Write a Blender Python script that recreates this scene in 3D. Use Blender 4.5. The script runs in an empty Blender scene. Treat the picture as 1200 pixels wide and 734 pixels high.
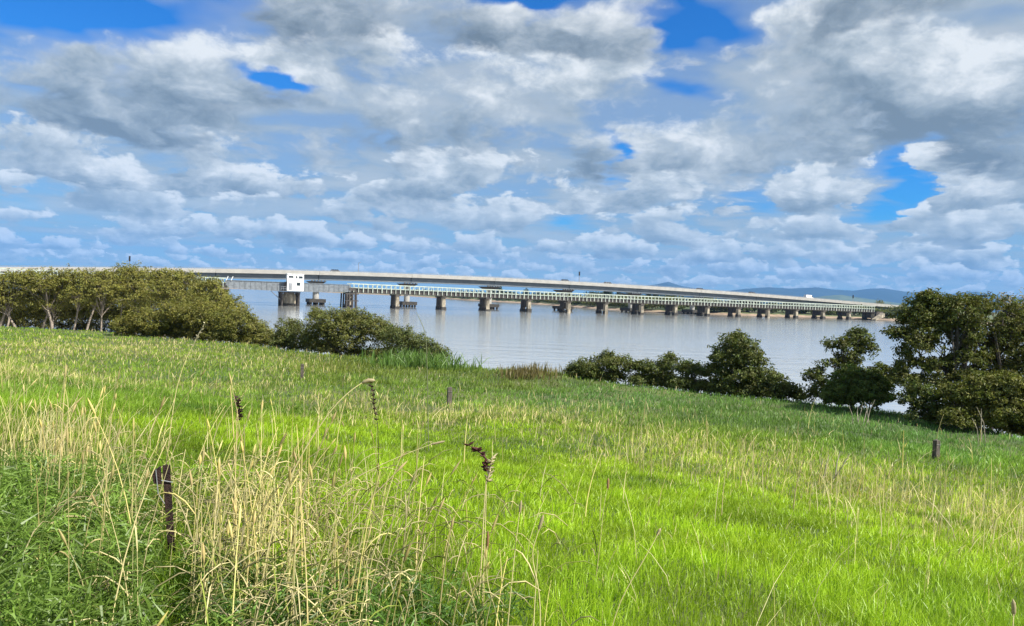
import bpy, math, random
import numpy as np
from mathutils import Vector

random.seed(7)
RNG = np.random.default_rng(11)
S = bpy.context.scene
COL = S.collection

# ------------------------------------------------------------------ camera
F_PX = 866.0                      # focal length for a 1200 px wide frame
CAM_H = 5.5                       # metres above the river
PITCH = math.radians(1.38)
ROLL = math.radians(2.0)
_f = np.array([0, math.cos(PITCH), -math.sin(PITCH)])
_r0 = np.array([1.0, 0, 0]); _u0 = np.array([0, math.sin(PITCH), math.cos(PITCH)])
_r = _r0 * math.cos(ROLL) + _u0 * math.sin(ROLL)
_u = -_r0 * math.sin(ROLL) + _u0 * math.cos(ROLL)
CAM = np.array([0, 0, CAM_H])
cd = bpy.data.cameras.new('camera'); co = bpy.data.objects.new('camera', cd); COL.objects.link(co)
from mathutils import Matrix
co.matrix_world = Matrix(((_r[0], _u[0], -_f[0], 0), (_r[1], _u[1], -_f[1], 0), (_r[2], _u[2], -_f[2], CAM_H), (0, 0, 0, 1)))
cd.sensor_width = 36.0; cd.lens = 36.0 * F_PX / 1200.0
cd.clip_start = 0.05; cd.clip_end = 60000
S.camera = co

def ray(px, py):
    d = _f + _r * ((px - 600) / F_PX) - _u * ((py - 367) / F_PX)
    return d
def at_depth(px, py, D):          # point on the sight line whose distance along +Y is D
    d = ray(px, py)
    return CAM + d * (D / d[1])
def project(P):
    q = P - CAM
    z = np.maximum(q @ _f, 0.05)
    return 600 + F_PX * (q @ _r) / z, 367 - F_PX * (q @ _u) / z

# ------------------------------------------------------------------ light
SUN_EL, SUN_AZ = math.radians(46), math.radians(118)   # azimuth clockwise from +Y
sd = np.array([math.sin(SUN_AZ) * math.cos(SUN_EL), math.cos(SUN_AZ) * math.cos(SUN_EL), math.sin(SUN_EL)])
sl = bpy.data.lights.new('sun', 'SUN'); sl.energy = 4.6; sl.angle = math.radians(0.6); sl.color = (1.0, 0.95, 0.86)
so = bpy.data.objects.new('sun', sl); COL.objects.link(so)
so.rotation_euler = Vector((-sd).tolist()).to_track_quat('-Z', 'Y').to_euler()
S.view_settings.view_transform = 'Standard'; S.view_settings.look = 'None'
S.view_settings.exposure = 1.0; S.view_settings.gamma = 1.0
S.cycles.max_bounces = 6; S.cycles.diffuse_bounces = 3; S.cycles.glossy_bounces = 3
S.cycles.transmission_bounces = 3; S.cycles.transparent_max_bounces = 6; S.cycles.volume_bounces = 1
S.cycles.use_denoising = True

# node helpers ------------------------------------------------------
class NG:
    def __init__(s, nt): s.nt = nt
    def n(s, t, **k):
        x = s.nt.nodes.new(t)
        for a, b in k.items(): setattr(x, a, b)
        return x
    def put(s, sock, v):
        if v is None: return
        if isinstance(v, bpy.types.NodeSocket): s.nt.links.new(v, sock)
        else: sock.default_value = v
    def m(s, op, a, b=None, c=None, clamp=False):
        x = s.n('ShaderNodeMath', operation=op, use_clamp=clamp)
        s.put(x.inputs[0], a); s.put(x.inputs[1], b); s.put(x.inputs[2], c)
        return x.outputs[0]
    def v(s, op, a, b=None, scale=None):
        x = s.n('ShaderNodeVectorMath', operation=op)
        s.put(x.inputs[0], a); s.put(x.inputs[1], b)
        if scale is not None: s.put(x.inputs['Scale'], scale)
        return x.outputs['Value'] if op in ('DOT_PRODUCT', 'LENGTH', 'DISTANCE') else x.outputs[0]
    def noise(s, vec, scale, detail=4, rough=.5, dist=0, color=False, lac=2.0):
        x = s.n('ShaderNodeTexNoise'); s.put(x.inputs['Vector'], vec)
        x.inputs['Scale'].default_value = scale; x.inputs['Detail'].default_value = detail
        x.inputs['Roughness'].default_value = rough; x.inputs['Distortion'].default_value = dist
        x.inputs['Lacunarity'].default_value = lac
        return x.outputs['Color' if color else 'Fac']
    def mix(s, f, a, b):
        x = s.n('ShaderNodeMix', data_type='RGBA'); s.put(x.inputs['Factor'], f)
        s.put(x.inputs[6], a); s.put(x.inputs[7], b)
        return x.outputs[2]
    def sstep(s, x, lo, hi):
        y = s.n('ShaderNodeMapRange', interpolation_type='SMOOTHSTEP')
        s.put(y.inputs[0], x); y.inputs[1].default_value = lo; y.inputs[2].default_value = hi
        y.inputs[3].default_value = 0; y.inputs[4].default_value = 1
        return y.outputs[0]
    def xyz(s, x, y, z):
        c = s.n('ShaderNodeCombineXYZ'); s.put(c.inputs[0], x); s.put(c.inputs[1], y); s.put(c.inputs[2], z)
        return c.outputs[0]

# ------------------------------------------------------------------ sky
W = bpy.data.worlds.new('World'); S.world = W; W.use_nodes = True
g = NG(W.node_tree); W.node_tree.nodes.clear()
sky = g.n('ShaderNodeTexSky', sky_type='NISHITA'); sky.sun_disc = False
sky.sun_elevation = SUN_EL; sky.sun_rotation = SUN_AZ
sky.altitude = 50; sky.air_density = 1.1; sky.dust_density = 0.3; sky.ozone_density = 3.0
hs = g.n('ShaderNodeHueSaturation'); hs.inputs['Saturation'].default_value = 1.25; hs.inputs['Value'].default_value = 0.62
g.put(hs.inputs['Color'], sky.outputs[0])
gm = g.n('ShaderNodeVectorMath', operation='MULTIPLY'); g.put(gm.inputs[0], hs.outputs[0]); gm.inputs[1].default_value = (0.20, 0.72, 1.22)
blue = gm.outputs[0]
tc = g.n('ShaderNodeTexCoord').outputs['Generated']
sep = g.n('ShaderNodeSeparateXYZ'); g.put(sep.inputs[0], tc)
zc = g.m('MAXIMUM', sep.outputs[2], 0.0)
yc = g.m('MAXIMUM', sep.outputs[1], 0.05)
ta = g.m('DIVIDE', sep.outputs[0], yc)             # tangent of the azimuth from north (used for single clouds)
te = g.m('DIVIDE', zc, yc)                         # tangent of the elevation
front = g.sstep(sep.outputs[1], 0.05, 0.3)
C0 = 0.085
def layer_pos(zz):
    k = g.m('DIVIDE', 1.0, g.m('ADD', zz, C0))
    return g.v('SCALE', g.xyz(sep.outputs[0], sep.outputs[1], 0.0), scale=k)
def blob_field(dx, dy, blobs):
    tot = None
    for (px, py, rx, ry, w) in blobs:
        d = ray(px, py); a0 = d[0] / d[1]; e0 = d[2] / d[1]
        u = g.m('MULTIPLY', g.m('SUBTRACT', dx, a0), F_PX / rx)
        v = g.m('MULTIPLY', g.m('SUBTRACT', dy, e0), F_PX / ry)
        q = g.m('ADD', g.m('MULTIPLY', u, u), g.m('MULTIPLY', v, v))
        e = g.m('MULTIPLY', g.m('EXPONENT', g.m('MULTIPLY', q, -1.0)), w)
        tot = e if tot is None else g.m('ADD', tot, e)
    return g.m('MULTIPLY', tot, front)
ROW_SEED = 0.0
HOLES = [(70, -6, 200, 44, 1.3), (585, -10, 85, 38, 1.0), (800, 8, 62, 34, 1.1), (322, 84, 30, 15, .95), (790, 84, 20, 13, .6),
         (715, 190, 20, 12, .7), (1068, 212, 36, 30, 1.05), (668, 268, 30, 10, .6), (15, 236, 40, 10, .2), (880, 236, 40, 12, .45),
         (1040, 250, 46, 10, .6), (630, 20, 18, 20, .5)]
MASS = [(130, 120, 200, 55, .5), (560, 120, 180, 90, .4), (730, 50, 60, 55, .55), (1050, 100, 190, 110, .6), (880, 190, 150, 60, .4),
        (300, 40, 120, 34, .35), (1140, 235, 70, 32, .5), (470, 215, 60, 26, .25), (600, 250, 60, 18, .25)]
DARK = [(200, 152, 140, 30, .85), (60, 120, 120, 34, .35), (560, 168, 120, 34, .4), (640, 200, 90, 22, .55), (1060, 175, 190, 32, .75), (980, 90, 90, 60, .35),
        (420, 60, 110, 60, .35), (480, 20, 120, 30, .3), (860, 190, 90, 18, .3), (1140, 262, 90, 12, .4), (750, 100, 60, 20, .35), (100, 80, 70, 18, .2)]
LIGHT = [(260, 60, 60, 24, .55), (60, 105, 130, 22, .35), (345, 130, 22, 34, .35), (560, 95, 70, 34, .5), (700, 75, 110, 34, .4), (735, 20, 45, 26, .5),
         (805, 150, 80, 46, .6), (1100, 95, 130, 30, .45), (1140, 222, 60, 20, .7), (490, 200, 50, 16, .5), (600, 240, 70, 12, .5),
         (80, 205, 30, 16, .4), (840, 222, 90, 14, .3)]
wob = g.v('SUBTRACT', g.noise(layer_pos(zc), 1.1, 4, .6, color=True), (0.5, 0.5, 0.5))
wsp = g.n('ShaderNodeSeparateXYZ'); g.put(wsp.inputs[0], wob)
sc = g.m('ADD', te, 0.10)
bx_ = g.m('ADD', ta, g.m('MULTIPLY', g.m('MULTIPLY', wsp.outputs[0], 0.75), sc))
by_ = g.m('ADD', te, g.m('MULTIPLY', g.m('MULTIPLY', wsp.outputs[1], 0.55), sc))
holes = blob_field(bx_, by_, HOLES); mass = blob_field(bx_, by_, MASS)
dark = blob_field(bx_, by_, DARK); light = blob_field(bx_, by_, LIGHT)
hor = g.m('SQRT', g.m('ADD', g.m('MULTIPLY', sep.outputs[0], sep.outputs[0]), g.m('MULTIPLY', sep.outputs[1], sep.outputs[1])))
hor = g.m('MAXIMUM', hor, 0.02)
ux = g.m('DIVIDE', sep.outputs[0], hor); uy = g.m('DIVIDE', sep.outputs[1], hor)
te3 = g.m('MINIMUM', g.m('DIVIDE', zc, hor), 3.0)
cr_stops = ((0.0, (0.085, 0.110, 0.135)), (0.3, (0.150, 0.182, 0.210)), (0.6, (0.255, 0.283, 0.305)), (0.8, (0.345, 0.365, 0.38)), (1.0, (0.445, 0.455, 0.46)))
def ramp(t):
    cr = g.n('ShaderNodeValToRGB'); g.put(cr.inputs[0], t); el = cr.color_ramp.elements
    el[0].position = 0; el[0].color = (*cr_stops[0][1], 1); el[1].position = 1; el[1].color = (*cr_stops[-1][1], 1)
    for p_, c_ in cr_stops[1:-1]:
        e_ = el.new(p_); e_.color = (*c_, 1)
    return cr.outputs[0]
air = g.m('EXPONENT', g.m('MULTIPLY', zc, -10.0))
horizon = g.sstep(zc, 0.13, 0.0)
blue2 = g.mix(g.m('MULTIPLY', horizon, 0.75), blue, (1.25, 2.6, 3.7, 1))
# overhead and gap filling sheet: thin grey-blue cloud, open at the holes
Pp = g.v('ADD', layer_pos(zc), g.v('SCALE', wob, scale=.5))
over = g.noise(Pp, 1.3, 4, .55)
sheet = g.m('SUBTRACT', 1.0, g.m('MULTIPLY', holes, 1.5, clamp=True), clamp=True)
sheet = g.m('MULTIPLY', sheet, g.m('ADD', .72, g.m('MULTIPLY', g.sstep(over, .40, .52), .26)))
sheetc = g.mix(air, g.mix(g.sstep(over, .42, .66), (1.75, 2.25, 2.75, 1), (2.7, 2.95, 3.15, 1)), (1.95, 2.75, 3.2, 1))
skyc = g.mix(sheet, blue2, sheetc)
# rows of cumulus, farthest first: (tan elevation of the flat base, height, features per radian, cover)
ROWS = [(.020, .016, 26, .075), (.036, .024, 19, .07), (.058, .034, 13.5, .06), (.086, .050, 9.0, .055), (.122, .075, 6.4, .05), (.178, .20, 4.1, .075), (.335, .26, 3.2, .05)]
for i_, (b_, h_, s_, c_) in enumerate(ROWS):
    P = g.xyz(g.m('MULTIPLY', ux, s_), g.m('MULTIPLY', uy, s_), g.m('ADD', g.m('MULTIPLY', te3, s_ * 1.45), 5.7 * i_ + ROW_SEED))
    P = g.v('ADD', P, g.v('SCALE', wob, scale=.35))
    P2 = g.v('ADD', P, g.xyz(.10, 0.0, .16))
    det = 5 if i_ < 4 else 7
    ro_ = .54 if i_ < 4 else .60
    N = g.noise(P, 1.35, det, ro_); N2 = g.noise(P2, 1.35, det, ro_)
    vb = g.m('SUBTRACT', g.m('SUBTRACT', te3, b_), g.m('MULTIPLY', wsp.outputs[0], h_ * .9))
    v_ = g.m('DIVIDE', vb, h_)
    vp = g.m('MAXIMUM', v_, 0.0); vn = g.m('MINIMUM', v_, 0.0)
    D_ = g.m('ADD', g.m('SUBTRACT', N, .5 - c_), g.m('MULTIPLY', vn, .55 if i_ < 5 else .8))
    D_ = g.m('SUBTRACT', D_, g.m('MULTIPLY', g.m('MULTIPLY', vp, vp), .13))
    if i_ >= 3:
        D_ = g.m('ADD', g.m('SUBTRACT', D_, g.m('MULTIPLY', holes, .24)), g.m('MULTIPLY', mass, .14 if i_ >= 5 else .08))
    al = g.sstep(D_, 0.0, .06 if i_ < 5 else .12)
    t = g.m('ADD', .20, g.m('MULTIPLY', g.sstep(v_, -.15, .80 if i_ > 4 else .6), .50))
    t = g.m('ADD', t, g.m('MULTIPLY', g.m('SUBTRACT', N, N2), 3.0 if i_ < 4 else 3.5))
    t = g.m('ADD', t, g.m('MULTIPLY', g.sstep(D_, .16, .0), .20))
    if i_ >= 4:
        t = g.m('ADD', g.m('SUBTRACT', t, g.m('MULTIPLY', dark, .24)), g.m('MULTIPLY', light, .34), clamp=True)
    c = ramp(t)
    f_ = math.exp(-8.0 * b_) * .45
    c = g.mix(f_, c, (.27, .37, .43, 1))
    skyc = g.mix(al, skyc, g.v('SCALE', c, scale=10.0))
skyc = g.mix(g.sstep(sep.outputs[2], -.004, .02), (1.35, 2.45, 3.25, 1), skyc)
bg = g.n('ShaderNodeBackground'); g.put(bg.inputs[0], skyc); bg.inputs[1].default_value = 0.1
wo = g.n('ShaderNodeOutputWorld'); g.put(wo.inputs[0], bg.outputs[0])

# ------------------------------------------------------------------ numpy noise
def vnoise(x, y, seed=0):
    xi = np.floor(x).astype(np.int64); yi = np.floor(y).astype(np.int64)
    fx = x - xi; fy = y - yi
    fx = fx * fx * (3 - 2 * fx); fy = fy * fy * (3 - 2 * fy)
    def h(a, b):
        n = (a * 374761393 + b * 668265263 + seed * 1442695041) & 0xffffffff
        n = ((n ^ (n >> 13)) * 1274126177) & 0xffffffff
        return ((n ^ (n >> 16)) & 0xffff) / 65535.0
    return (h(xi, yi) * (1 - fx) + h(xi + 1, yi) * fx) * (1 - fy) + (h(xi, yi + 1) * (1 - fx) + h(xi + 1, yi + 1) * fx) * fy
def fbm(x, y, o=4, seed=0):
    t = 0; a = 0.5; n = 0
    for k in range(o):
        t = t + a * vnoise(x * 2 ** k, y * 2 ** k, seed + k * 17); n += a; a *= 0.5
    return t / n
def sst(x, a, b):
    t = np.clip((x - a) / (b - a), 0, 1); return t * t * (3 - 2 * t)

# ------------------------------------------------------------------ terrain of the near bank
def st(X, Y): return 0.535 * X + 0.845 * Y, -0.845 * X + 0.535 * Y
def s_edge(t):
    return 34.6 - 0.008 * np.clip(t - 52, 0, 60) ** 2 - 0.085 * np.clip(5 - t, 0, 9) ** 2 + 0.5 * np.sin(t * .31)
def gz(X, Y):
    X = np.asarray(X, float); Y = np.asarray(Y, float)
    s, t = st(X, Y)
    e = s_edge(t)
    z = 3.85 - 1.95 * sst(s, 2.0, 17.0) - 0.75 * sst(s, 15.0, e - 1.0)
    z = z + 0.22 * (fbm(X / 5, Y / 5, 3, 5) - .5) * sst(s, 1, 6) + 0.10 * (fbm(X / 1.3, Y / 1.3, 2, 9) - .5)
    z = z + 0.35 * np.exp(-((X - 2.0) ** 2 / 6.0 + (Y - 38) ** 2 / 5.0))
    z = z - 1.6 * sst(s, e, e + 6) - 2.0 * sst(s, e + 5, e + 20)
    return z

# ------------------------------------------------------------------ mesh helpers
def mesh_arrays(name, V, polys, cols=None, smooth=False):
    """polys: list of integer arrays (n, k)"""
    me = bpy.data.meshes.new(name)
    V = np.ascontiguousarray(V, dtype=np.float32)
    me.vertices.add(len(V)); me.vertices.foreach_set('co', V.ravel())
    polys = [np.asarray(p, dtype=np.int32) for p in polys if len(p)]
    loops = np.concatenate([p.ravel() for p in polys])
    tot = np.concatenate([np.full(len(p), p.shape[1], np.int32) for p in polys])
    start = np.concatenate([[0], np.cumsum(tot)[:-1]]).astype(np.int32)
    me.loops.add(len(loops)); me.loops.foreach_set('vertex_index', loops)
    me.polygons.add(len(tot)); me.polygons.foreach_set('loop_start', start)
    try: me.polygons.foreach_set('loop_total', tot)
    except Exception: pass
    if cols is not None:
        a = me.color_attributes.new('Col', 'FLOAT_COLOR', 'POINT')
        c = np.ones((len(V), 4), np.float32); c[:, :3] = cols
        a.data.foreach_set('color', c.ravel())
    me.update(calc_edges=True)
    me.polygons.foreach_set('use_smooth', np.full(len(tot), bool(smooth)))
    return me
def link(name, me, mat=None, parent=None, **props):
    o = bpy.data.objects.new(name, me); COL.objects.link(o)
    if mat is not None and not me.materials: me.materials.append(mat)
    if parent is not None: o.parent = parent
    for k, v in props.items(): o[k] = v
    return o
def empty(name, loc=(0, 0, 0), rz=0, **props):
    o = bpy.data.objects.new(name, None); COL.objects.link(o); o.location = [float(q) for q in loc]; o.rotation_euler = (0, 0, rz)
    o.empty_display_size = 0.3
    for k, v in props.items(): o[k] = v
    return o
class MB:
    def __init__(s): s.v = []; s.f = []
    def box(s, c, d, rz=0, shear=(0, 0)):
        cx, cy, cz = c; dx, dy, dz = d[0] / 2, d[1] / 2, d[2] / 2; b = len(s.v)
        ca, sa = math.cos(rz), math.sin(rz)
        for z in (-dz, dz):
            for x, y in ((-dx, -dy), (dx, -dy), (dx, dy), (-dx, dy)):
                s.v.append((cx + x * ca - y * sa, cy + x * sa + y * ca, cz + z))
        s.f += [(b, b + 3, b + 2, b + 1), (b + 4, b + 5, b + 6, b + 7)] + [(b + i, b + (i + 1) % 4, b + (i + 1) % 4 + 4, b + i + 4) for i in range(4)]
        return s
    def hexa(s, pts):          # 8 points, bottom ring then top ring
        b = len(s.v); s.v += [tuple(p) for p in pts]
        s.f += [(b, b + 3, b + 2, b + 1), (b + 4, b + 5, b + 6, b + 7)] + [(b + i, b + (i + 1) % 4, b + (i + 1) % 4 + 4, b + i + 4) for i in range(4)]
        return s
    def tube(s, pts, rad, n=6, cap=True):
        pts = [np.array(p, float) for p in pts]; b0 = len(s.v)
        if not hasattr(rad, '__len__'): rad = [rad] * len(pts)
        ref = np.array([0.3, 0.2, 1.0]) if abs((pts[-1] - pts[0])[2]) < .8 * np.linalg.norm(pts[-1] - pts[0]) else np.array([1.0, .1, 0])
        for i, p in enumerate(pts):
            d = pts[min(i + 1, len(pts) - 1)] - pts[max(i - 1, 0)]; d = d / (np.linalg.norm(d) + 1e-9)
            a = np.cross(d, ref); a /= (np.linalg.norm(a) + 1e-9); c = np.cross(d, a)
            for k in range(n):
                w = 2 * math.pi * k / n
                s.v.append(tuple(p + rad[i] * (math.cos(w) * a + math.sin(w) * c)))
        for i in range(len(pts) - 1):
            for k in range(n):
                q = b0 + i * n
                s.f.append((q + k, q + (k + 1) % n, q + n + (k + 1) % n, q + n + k))
        if cap:
            s.f.append(tuple(b0 + k for k in range(n))[::-1]); s.f.append(tuple(b0 + (len(pts) - 1) * n + k for k in range(n)))
        return s
    def prism(s, prof, y0, y1):   # profile in x,z extruded along y
        b = len(s.v); n = len(prof)
        s.v += [(x, y0, z) for x, z in prof] + [(x, y1, z) for x, z in prof]
        s.f += [tuple(b + i for i in range(n)), tuple(b + n + i for i in range(n))[::-1]]
        s.f += [(b + i, b + n + i, b + n + (i + 1) % n, b + (i + 1) % n) for i in range(n)]
        return s
    def mesh(s, name, smooth=False):
        me = bpy.data.meshes.new(name); me.from_pydata([tuple(map(float, p)) for p in s.v], [], s.f); me.update()
        if smooth: me.polygons.foreach_set('use_smooth', np.full(len(me.polygons), True))
        return me
    def build(s, name, mat, parent=None, smooth=False, **props):
        return link(name, s.mesh(name, smooth), mat, parent, **props)

# ------------------------------------------------------------------ materials
def mat(name, col, rough=.8, var=.25, scale=3.0, metallic=0, bump=.3, bscale=None, col2=None, stretch=(1, 1, 1), streak=False):
    m = bpy.data.materials.new(name); m.use_nodes = True; q = NG(m.node_tree); m.node_tree.nodes.clear()
    pos = q.v('MULTIPLY', q.n('ShaderNodeNewGeometry').outputs['Position'], stretch)
    n1 = q.noise(pos, scale, 6, .6)
    c2 = col2 or tuple(x * (1 - var) for x in col)
    f = q.sstep(n1, .38, .62)
    c = q.mix(f, (*c2, 1), (*col, 1))
    n2 = q.noise(pos, scale * 6, 4, .6)
    hv = q.n('ShaderNodeHueSaturation'); q.put(hv.inputs['Color'], c)
    q.put(hv.inputs['Value'], q.m('ADD', 1 - var / 2, q.m('MULTIPLY', n2, var)))
    b = q.n('ShaderNodeBsdfPrincipled'); q.put(b.inputs['Base Color'], hv.outputs[0])
    b.inputs['Roughness'].default_value = rough; b.inputs['Metallic'].default_value = metallic
    if bump:
        bm_ = q.n('ShaderNodeBump'); bm_.inputs['Strength'].default_value = bump; bm_.inputs['Distance'].default_value = .05
        q.put(bm_.inputs['Height'], q.noise(pos, bscale or scale * 4, 5, .6)); q.put(b.inputs['Normal'], bm_.outputs[0])
    o = q.n('ShaderNodeOutputMaterial'); q.put(o.inputs[0], b.outputs[0])
    return m
def leaf_mat(name, trans=.35, rough=.5, gloss=.06):
    m = bpy.data.materials.new(name); m.use_nodes = True; q = NG(m.node_tree); m.node_tree.nodes.clear()
    a = q.n('ShaderNodeAttribute'); a.attribute_name = 'Col'
    d = q.n('ShaderNodeBsdfDiffuse'); q.put(d.inputs[0], a.outputs['Color'])
    tr = q.n('ShaderNodeBsdfTranslucent')
    tint = q.v('MULTIPLY', a.outputs['Color'], (1.15, 1.2, .7)); q.put(tr.inputs[0], tint)
    mx = q.n('ShaderNodeMixShader'); mx.inputs[0].default_value = trans
    q.put(mx.inputs[1], d.outputs[0]); q.put(mx.inputs[2], tr.outputs[0])
    gl = q.n('ShaderNodeBsdfGlossy'); gl.inputs['Roughness'].default_value = rough
    m2 = q.n('ShaderNodeMixShader'); m2.inputs[0].default_value = gloss
    q.put(m2.inputs[1], mx.outputs[0]); q.put(m2.inputs[2], gl.outputs[0])
    o = q.n('ShaderNodeOutputMaterial'); q.put(o.inputs[0], m2.outputs[0])
    return m
M = {}
M['grass'] = leaf_mat('grass_blades', .45, .45, .03)
M['straw'] = leaf_mat('dry_straw', .3, .6, .03)
M['leaf'] = leaf_mat('mangrove_leaves', .25, .6, .03)
M['farleaf'] = leaf_mat('far_foliage', .15, .6, .02)
M['bark_dark'] = mat('dark_mangrove_bark', (.11, .095, .08), .9, .4, 6)
M['bark'] = mat('mangrove_bark', (.30, .25, .20), .9, .45, 6)
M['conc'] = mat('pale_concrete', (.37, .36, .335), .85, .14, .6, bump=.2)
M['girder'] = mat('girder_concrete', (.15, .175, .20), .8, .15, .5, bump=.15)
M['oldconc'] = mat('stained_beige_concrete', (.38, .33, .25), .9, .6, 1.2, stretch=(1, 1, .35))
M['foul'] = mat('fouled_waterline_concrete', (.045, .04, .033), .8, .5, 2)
M['darkconc'] = mat('weathered_shade_dark_concrete', (.085, .072, .06), .9, .5, 1.2, stretch=(1, 1, .3))  # streaky weathering, with the shade of the pier sides put into the dark base colour
M['timber'] = mat('dark_bridge_timber', (.075, .065, .058), .9, .5, 2.5)
M['steel'] = mat('grey_painted_plate', (.17, .19, .21), .6, .3, 1.5)
M['rail'] = mat('pale_green_white_paint', (.42, .475, .41), .6, .22, 1.0, bump=.1)
M['white'] = mat('white_paint', (.74, .75, .73), .6, .22, 1.2, bump=.1)
M['asphalt'] = mat('asphalt', (.06, .06, .062), .9, .3, 2)
M['glass'] = mat('dark_glass', (.03, .04, .05), .1, .1, 1, bump=0)
M['rust'] = mat('rusted_iron', (.045, .022, .018), .85, .6, 30, bump=.6, metallic=.2)
M['oldpost'] = mat('weathered_post_timber', (.13, .11, .09), .95, .6, 25, stretch=(1, 1, .15))
M['black'] = mat('black_plastic', (.02, .02, .022), .4, .2, 4, bump=0)
M['grey'] = mat('galvanised_metal', (.30, .31, .33), .5, .2, 4, metallic=.4, bump=0)

# ------------------------------------------------------------------ the near ground (one sheet)
def near_ground():
    # polar-like grid: fine near the camera, coarse far away
    r = np.concatenate([np.linspace(0.0, 2, 4), 2 * (500 / 2) ** (np.linspace(0, 1, 210))[1:]])
    a = np.linspace(0, 2 * math.pi, 361)[:-1]
    # more columns in front
    a = np.concatenate([np.linspace(-.75, .75, 300), np.linspace(.75, 2 * math.pi - .75, 140)[1:-1]])
    R, A = np.meshgrid(r, a, indexing='ij')
    X = R * np.sin(A); Y = R * np.cos(A)
    Z = gz(X, Y)
    V = np.stack([X, Y, Z], -1).reshape(-1, 3)
    n, m = R.shape; i, j = np.meshgrid(np.arange(n - 1), np.arange(m), indexing='ij')
    j2 = (j + 1) % m
    q = np.stack([i * m + j, i * m + j2, (i + 1) * m + j2, (i + 1) * m + j], -1).reshape(-1, 4)
    me = mesh_arrays('riverbank_ground', V, [q], smooth=True)
    m_ = bpy.data.materials.new('earth_under_grass'); m_.use_nodes = True; q_ = NG(m_.node_tree); m_.node_tree.nodes.clear()
    P = q_.n('ShaderNodeNewGeometry').outputs['Position']
    c = q_.mix(q_.sstep(q_.noise(P, .35, 6, .6), .4, .62), (.045, .075, .016, 1), (.10, .105, .035, 1))
    zz = q_.n('ShaderNodeSeparateXYZ'); q_.put(zz.inputs[0], P)
    c = q_.mix(q_.sstep(zz.outputs[2], .75, .25), c, (.085, .07, .055, 1))
    b = q_.n('ShaderNodeBsdfPrincipled'); q_.put(b.inputs['Base Color'], c); b.inputs['Roughness'].default_value = .95
    bm_ = q_.n('ShaderNodeBump'); bm_.inputs['Strength'].default_value = .7; q_.put(bm_.inputs['Height'], q_.noise(P, 14, 5, .7)); q_.put(b.inputs['Normal'], bm_.outputs[0])
    o = q_.n('ShaderNodeOutputMaterial'); q_.put(o.inputs[0], b.outputs[0])
    link('ground', me, m_, kind='structure')
near_ground()

# ------------------------------------------------------------------ water
def water():
    R = 30000
    V = np.array([(-R, -2000, 0), (R, -2000, 0), (R, R, 0), (-R, R, 0)], float)
    me = mesh_arrays('river_water', V, [[[0, 1, 2, 3]]])
    m = bpy.data.materials.new('river_water'); m.use_nodes = True; q = NG(m.node_tree); m.node_tree.nodes.clear()
    P = q.n('ShaderNodeNewGeometry').outputs['Position']
    fr = q.n('ShaderNodeFresnel'); fr.inputs[0].default_value = 1.33
    calm = q.sstep(q.noise(q.v('MULTIPLY', P, (.006, .022, 1)), 1.0, 3, .5), .35, .65)
    h = q.m('ADD', q.noise(q.v('MULTIPLY', P, (.55, .9, 1)), 1.3, 3, .5), q.m('MULTIPLY', q.noise(q.v('MULTIPLY', P, (.05, .32, 1)), 1.0, 2, .5), 1.6))
    bm_ = q.n('ShaderNodeBump'); q.put(bm_.inputs['Strength'], q.m('ADD', .45, q.m('MULTIPLY', calm, .5))); bm_.inputs['Distance'].default_value = .06
    q.put(bm_.inputs['Height'], h)
    gl = q.n('ShaderNodeBsdfGlossy'); gl.inputs['Roughness'].default_value = .12; gl.inputs['Color'].default_value = (.93, .95, .97, 1)
    q.put(gl.inputs['Normal'], bm_.outputs[0])
    d = q.n('ShaderNodeBsdfDiffuse'); d.inputs[0].default_value = (.36, .365, .35, 1)
    mx = q.n('ShaderNodeMixShader'); q.put(mx.inputs[0], fr.outputs[0]); q.put(fr.inputs['Normal'], bm_.outputs[0])
    q.put(mx.inputs[1], d.outputs[0]); q.put(mx.inputs[2], gl.outputs[0])
    o = q.n('ShaderNodeOutputMaterial'); q.put(o.inputs[0], mx.outputs[0])
    link('river_water', me, m, kind='structure')
water()

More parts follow.
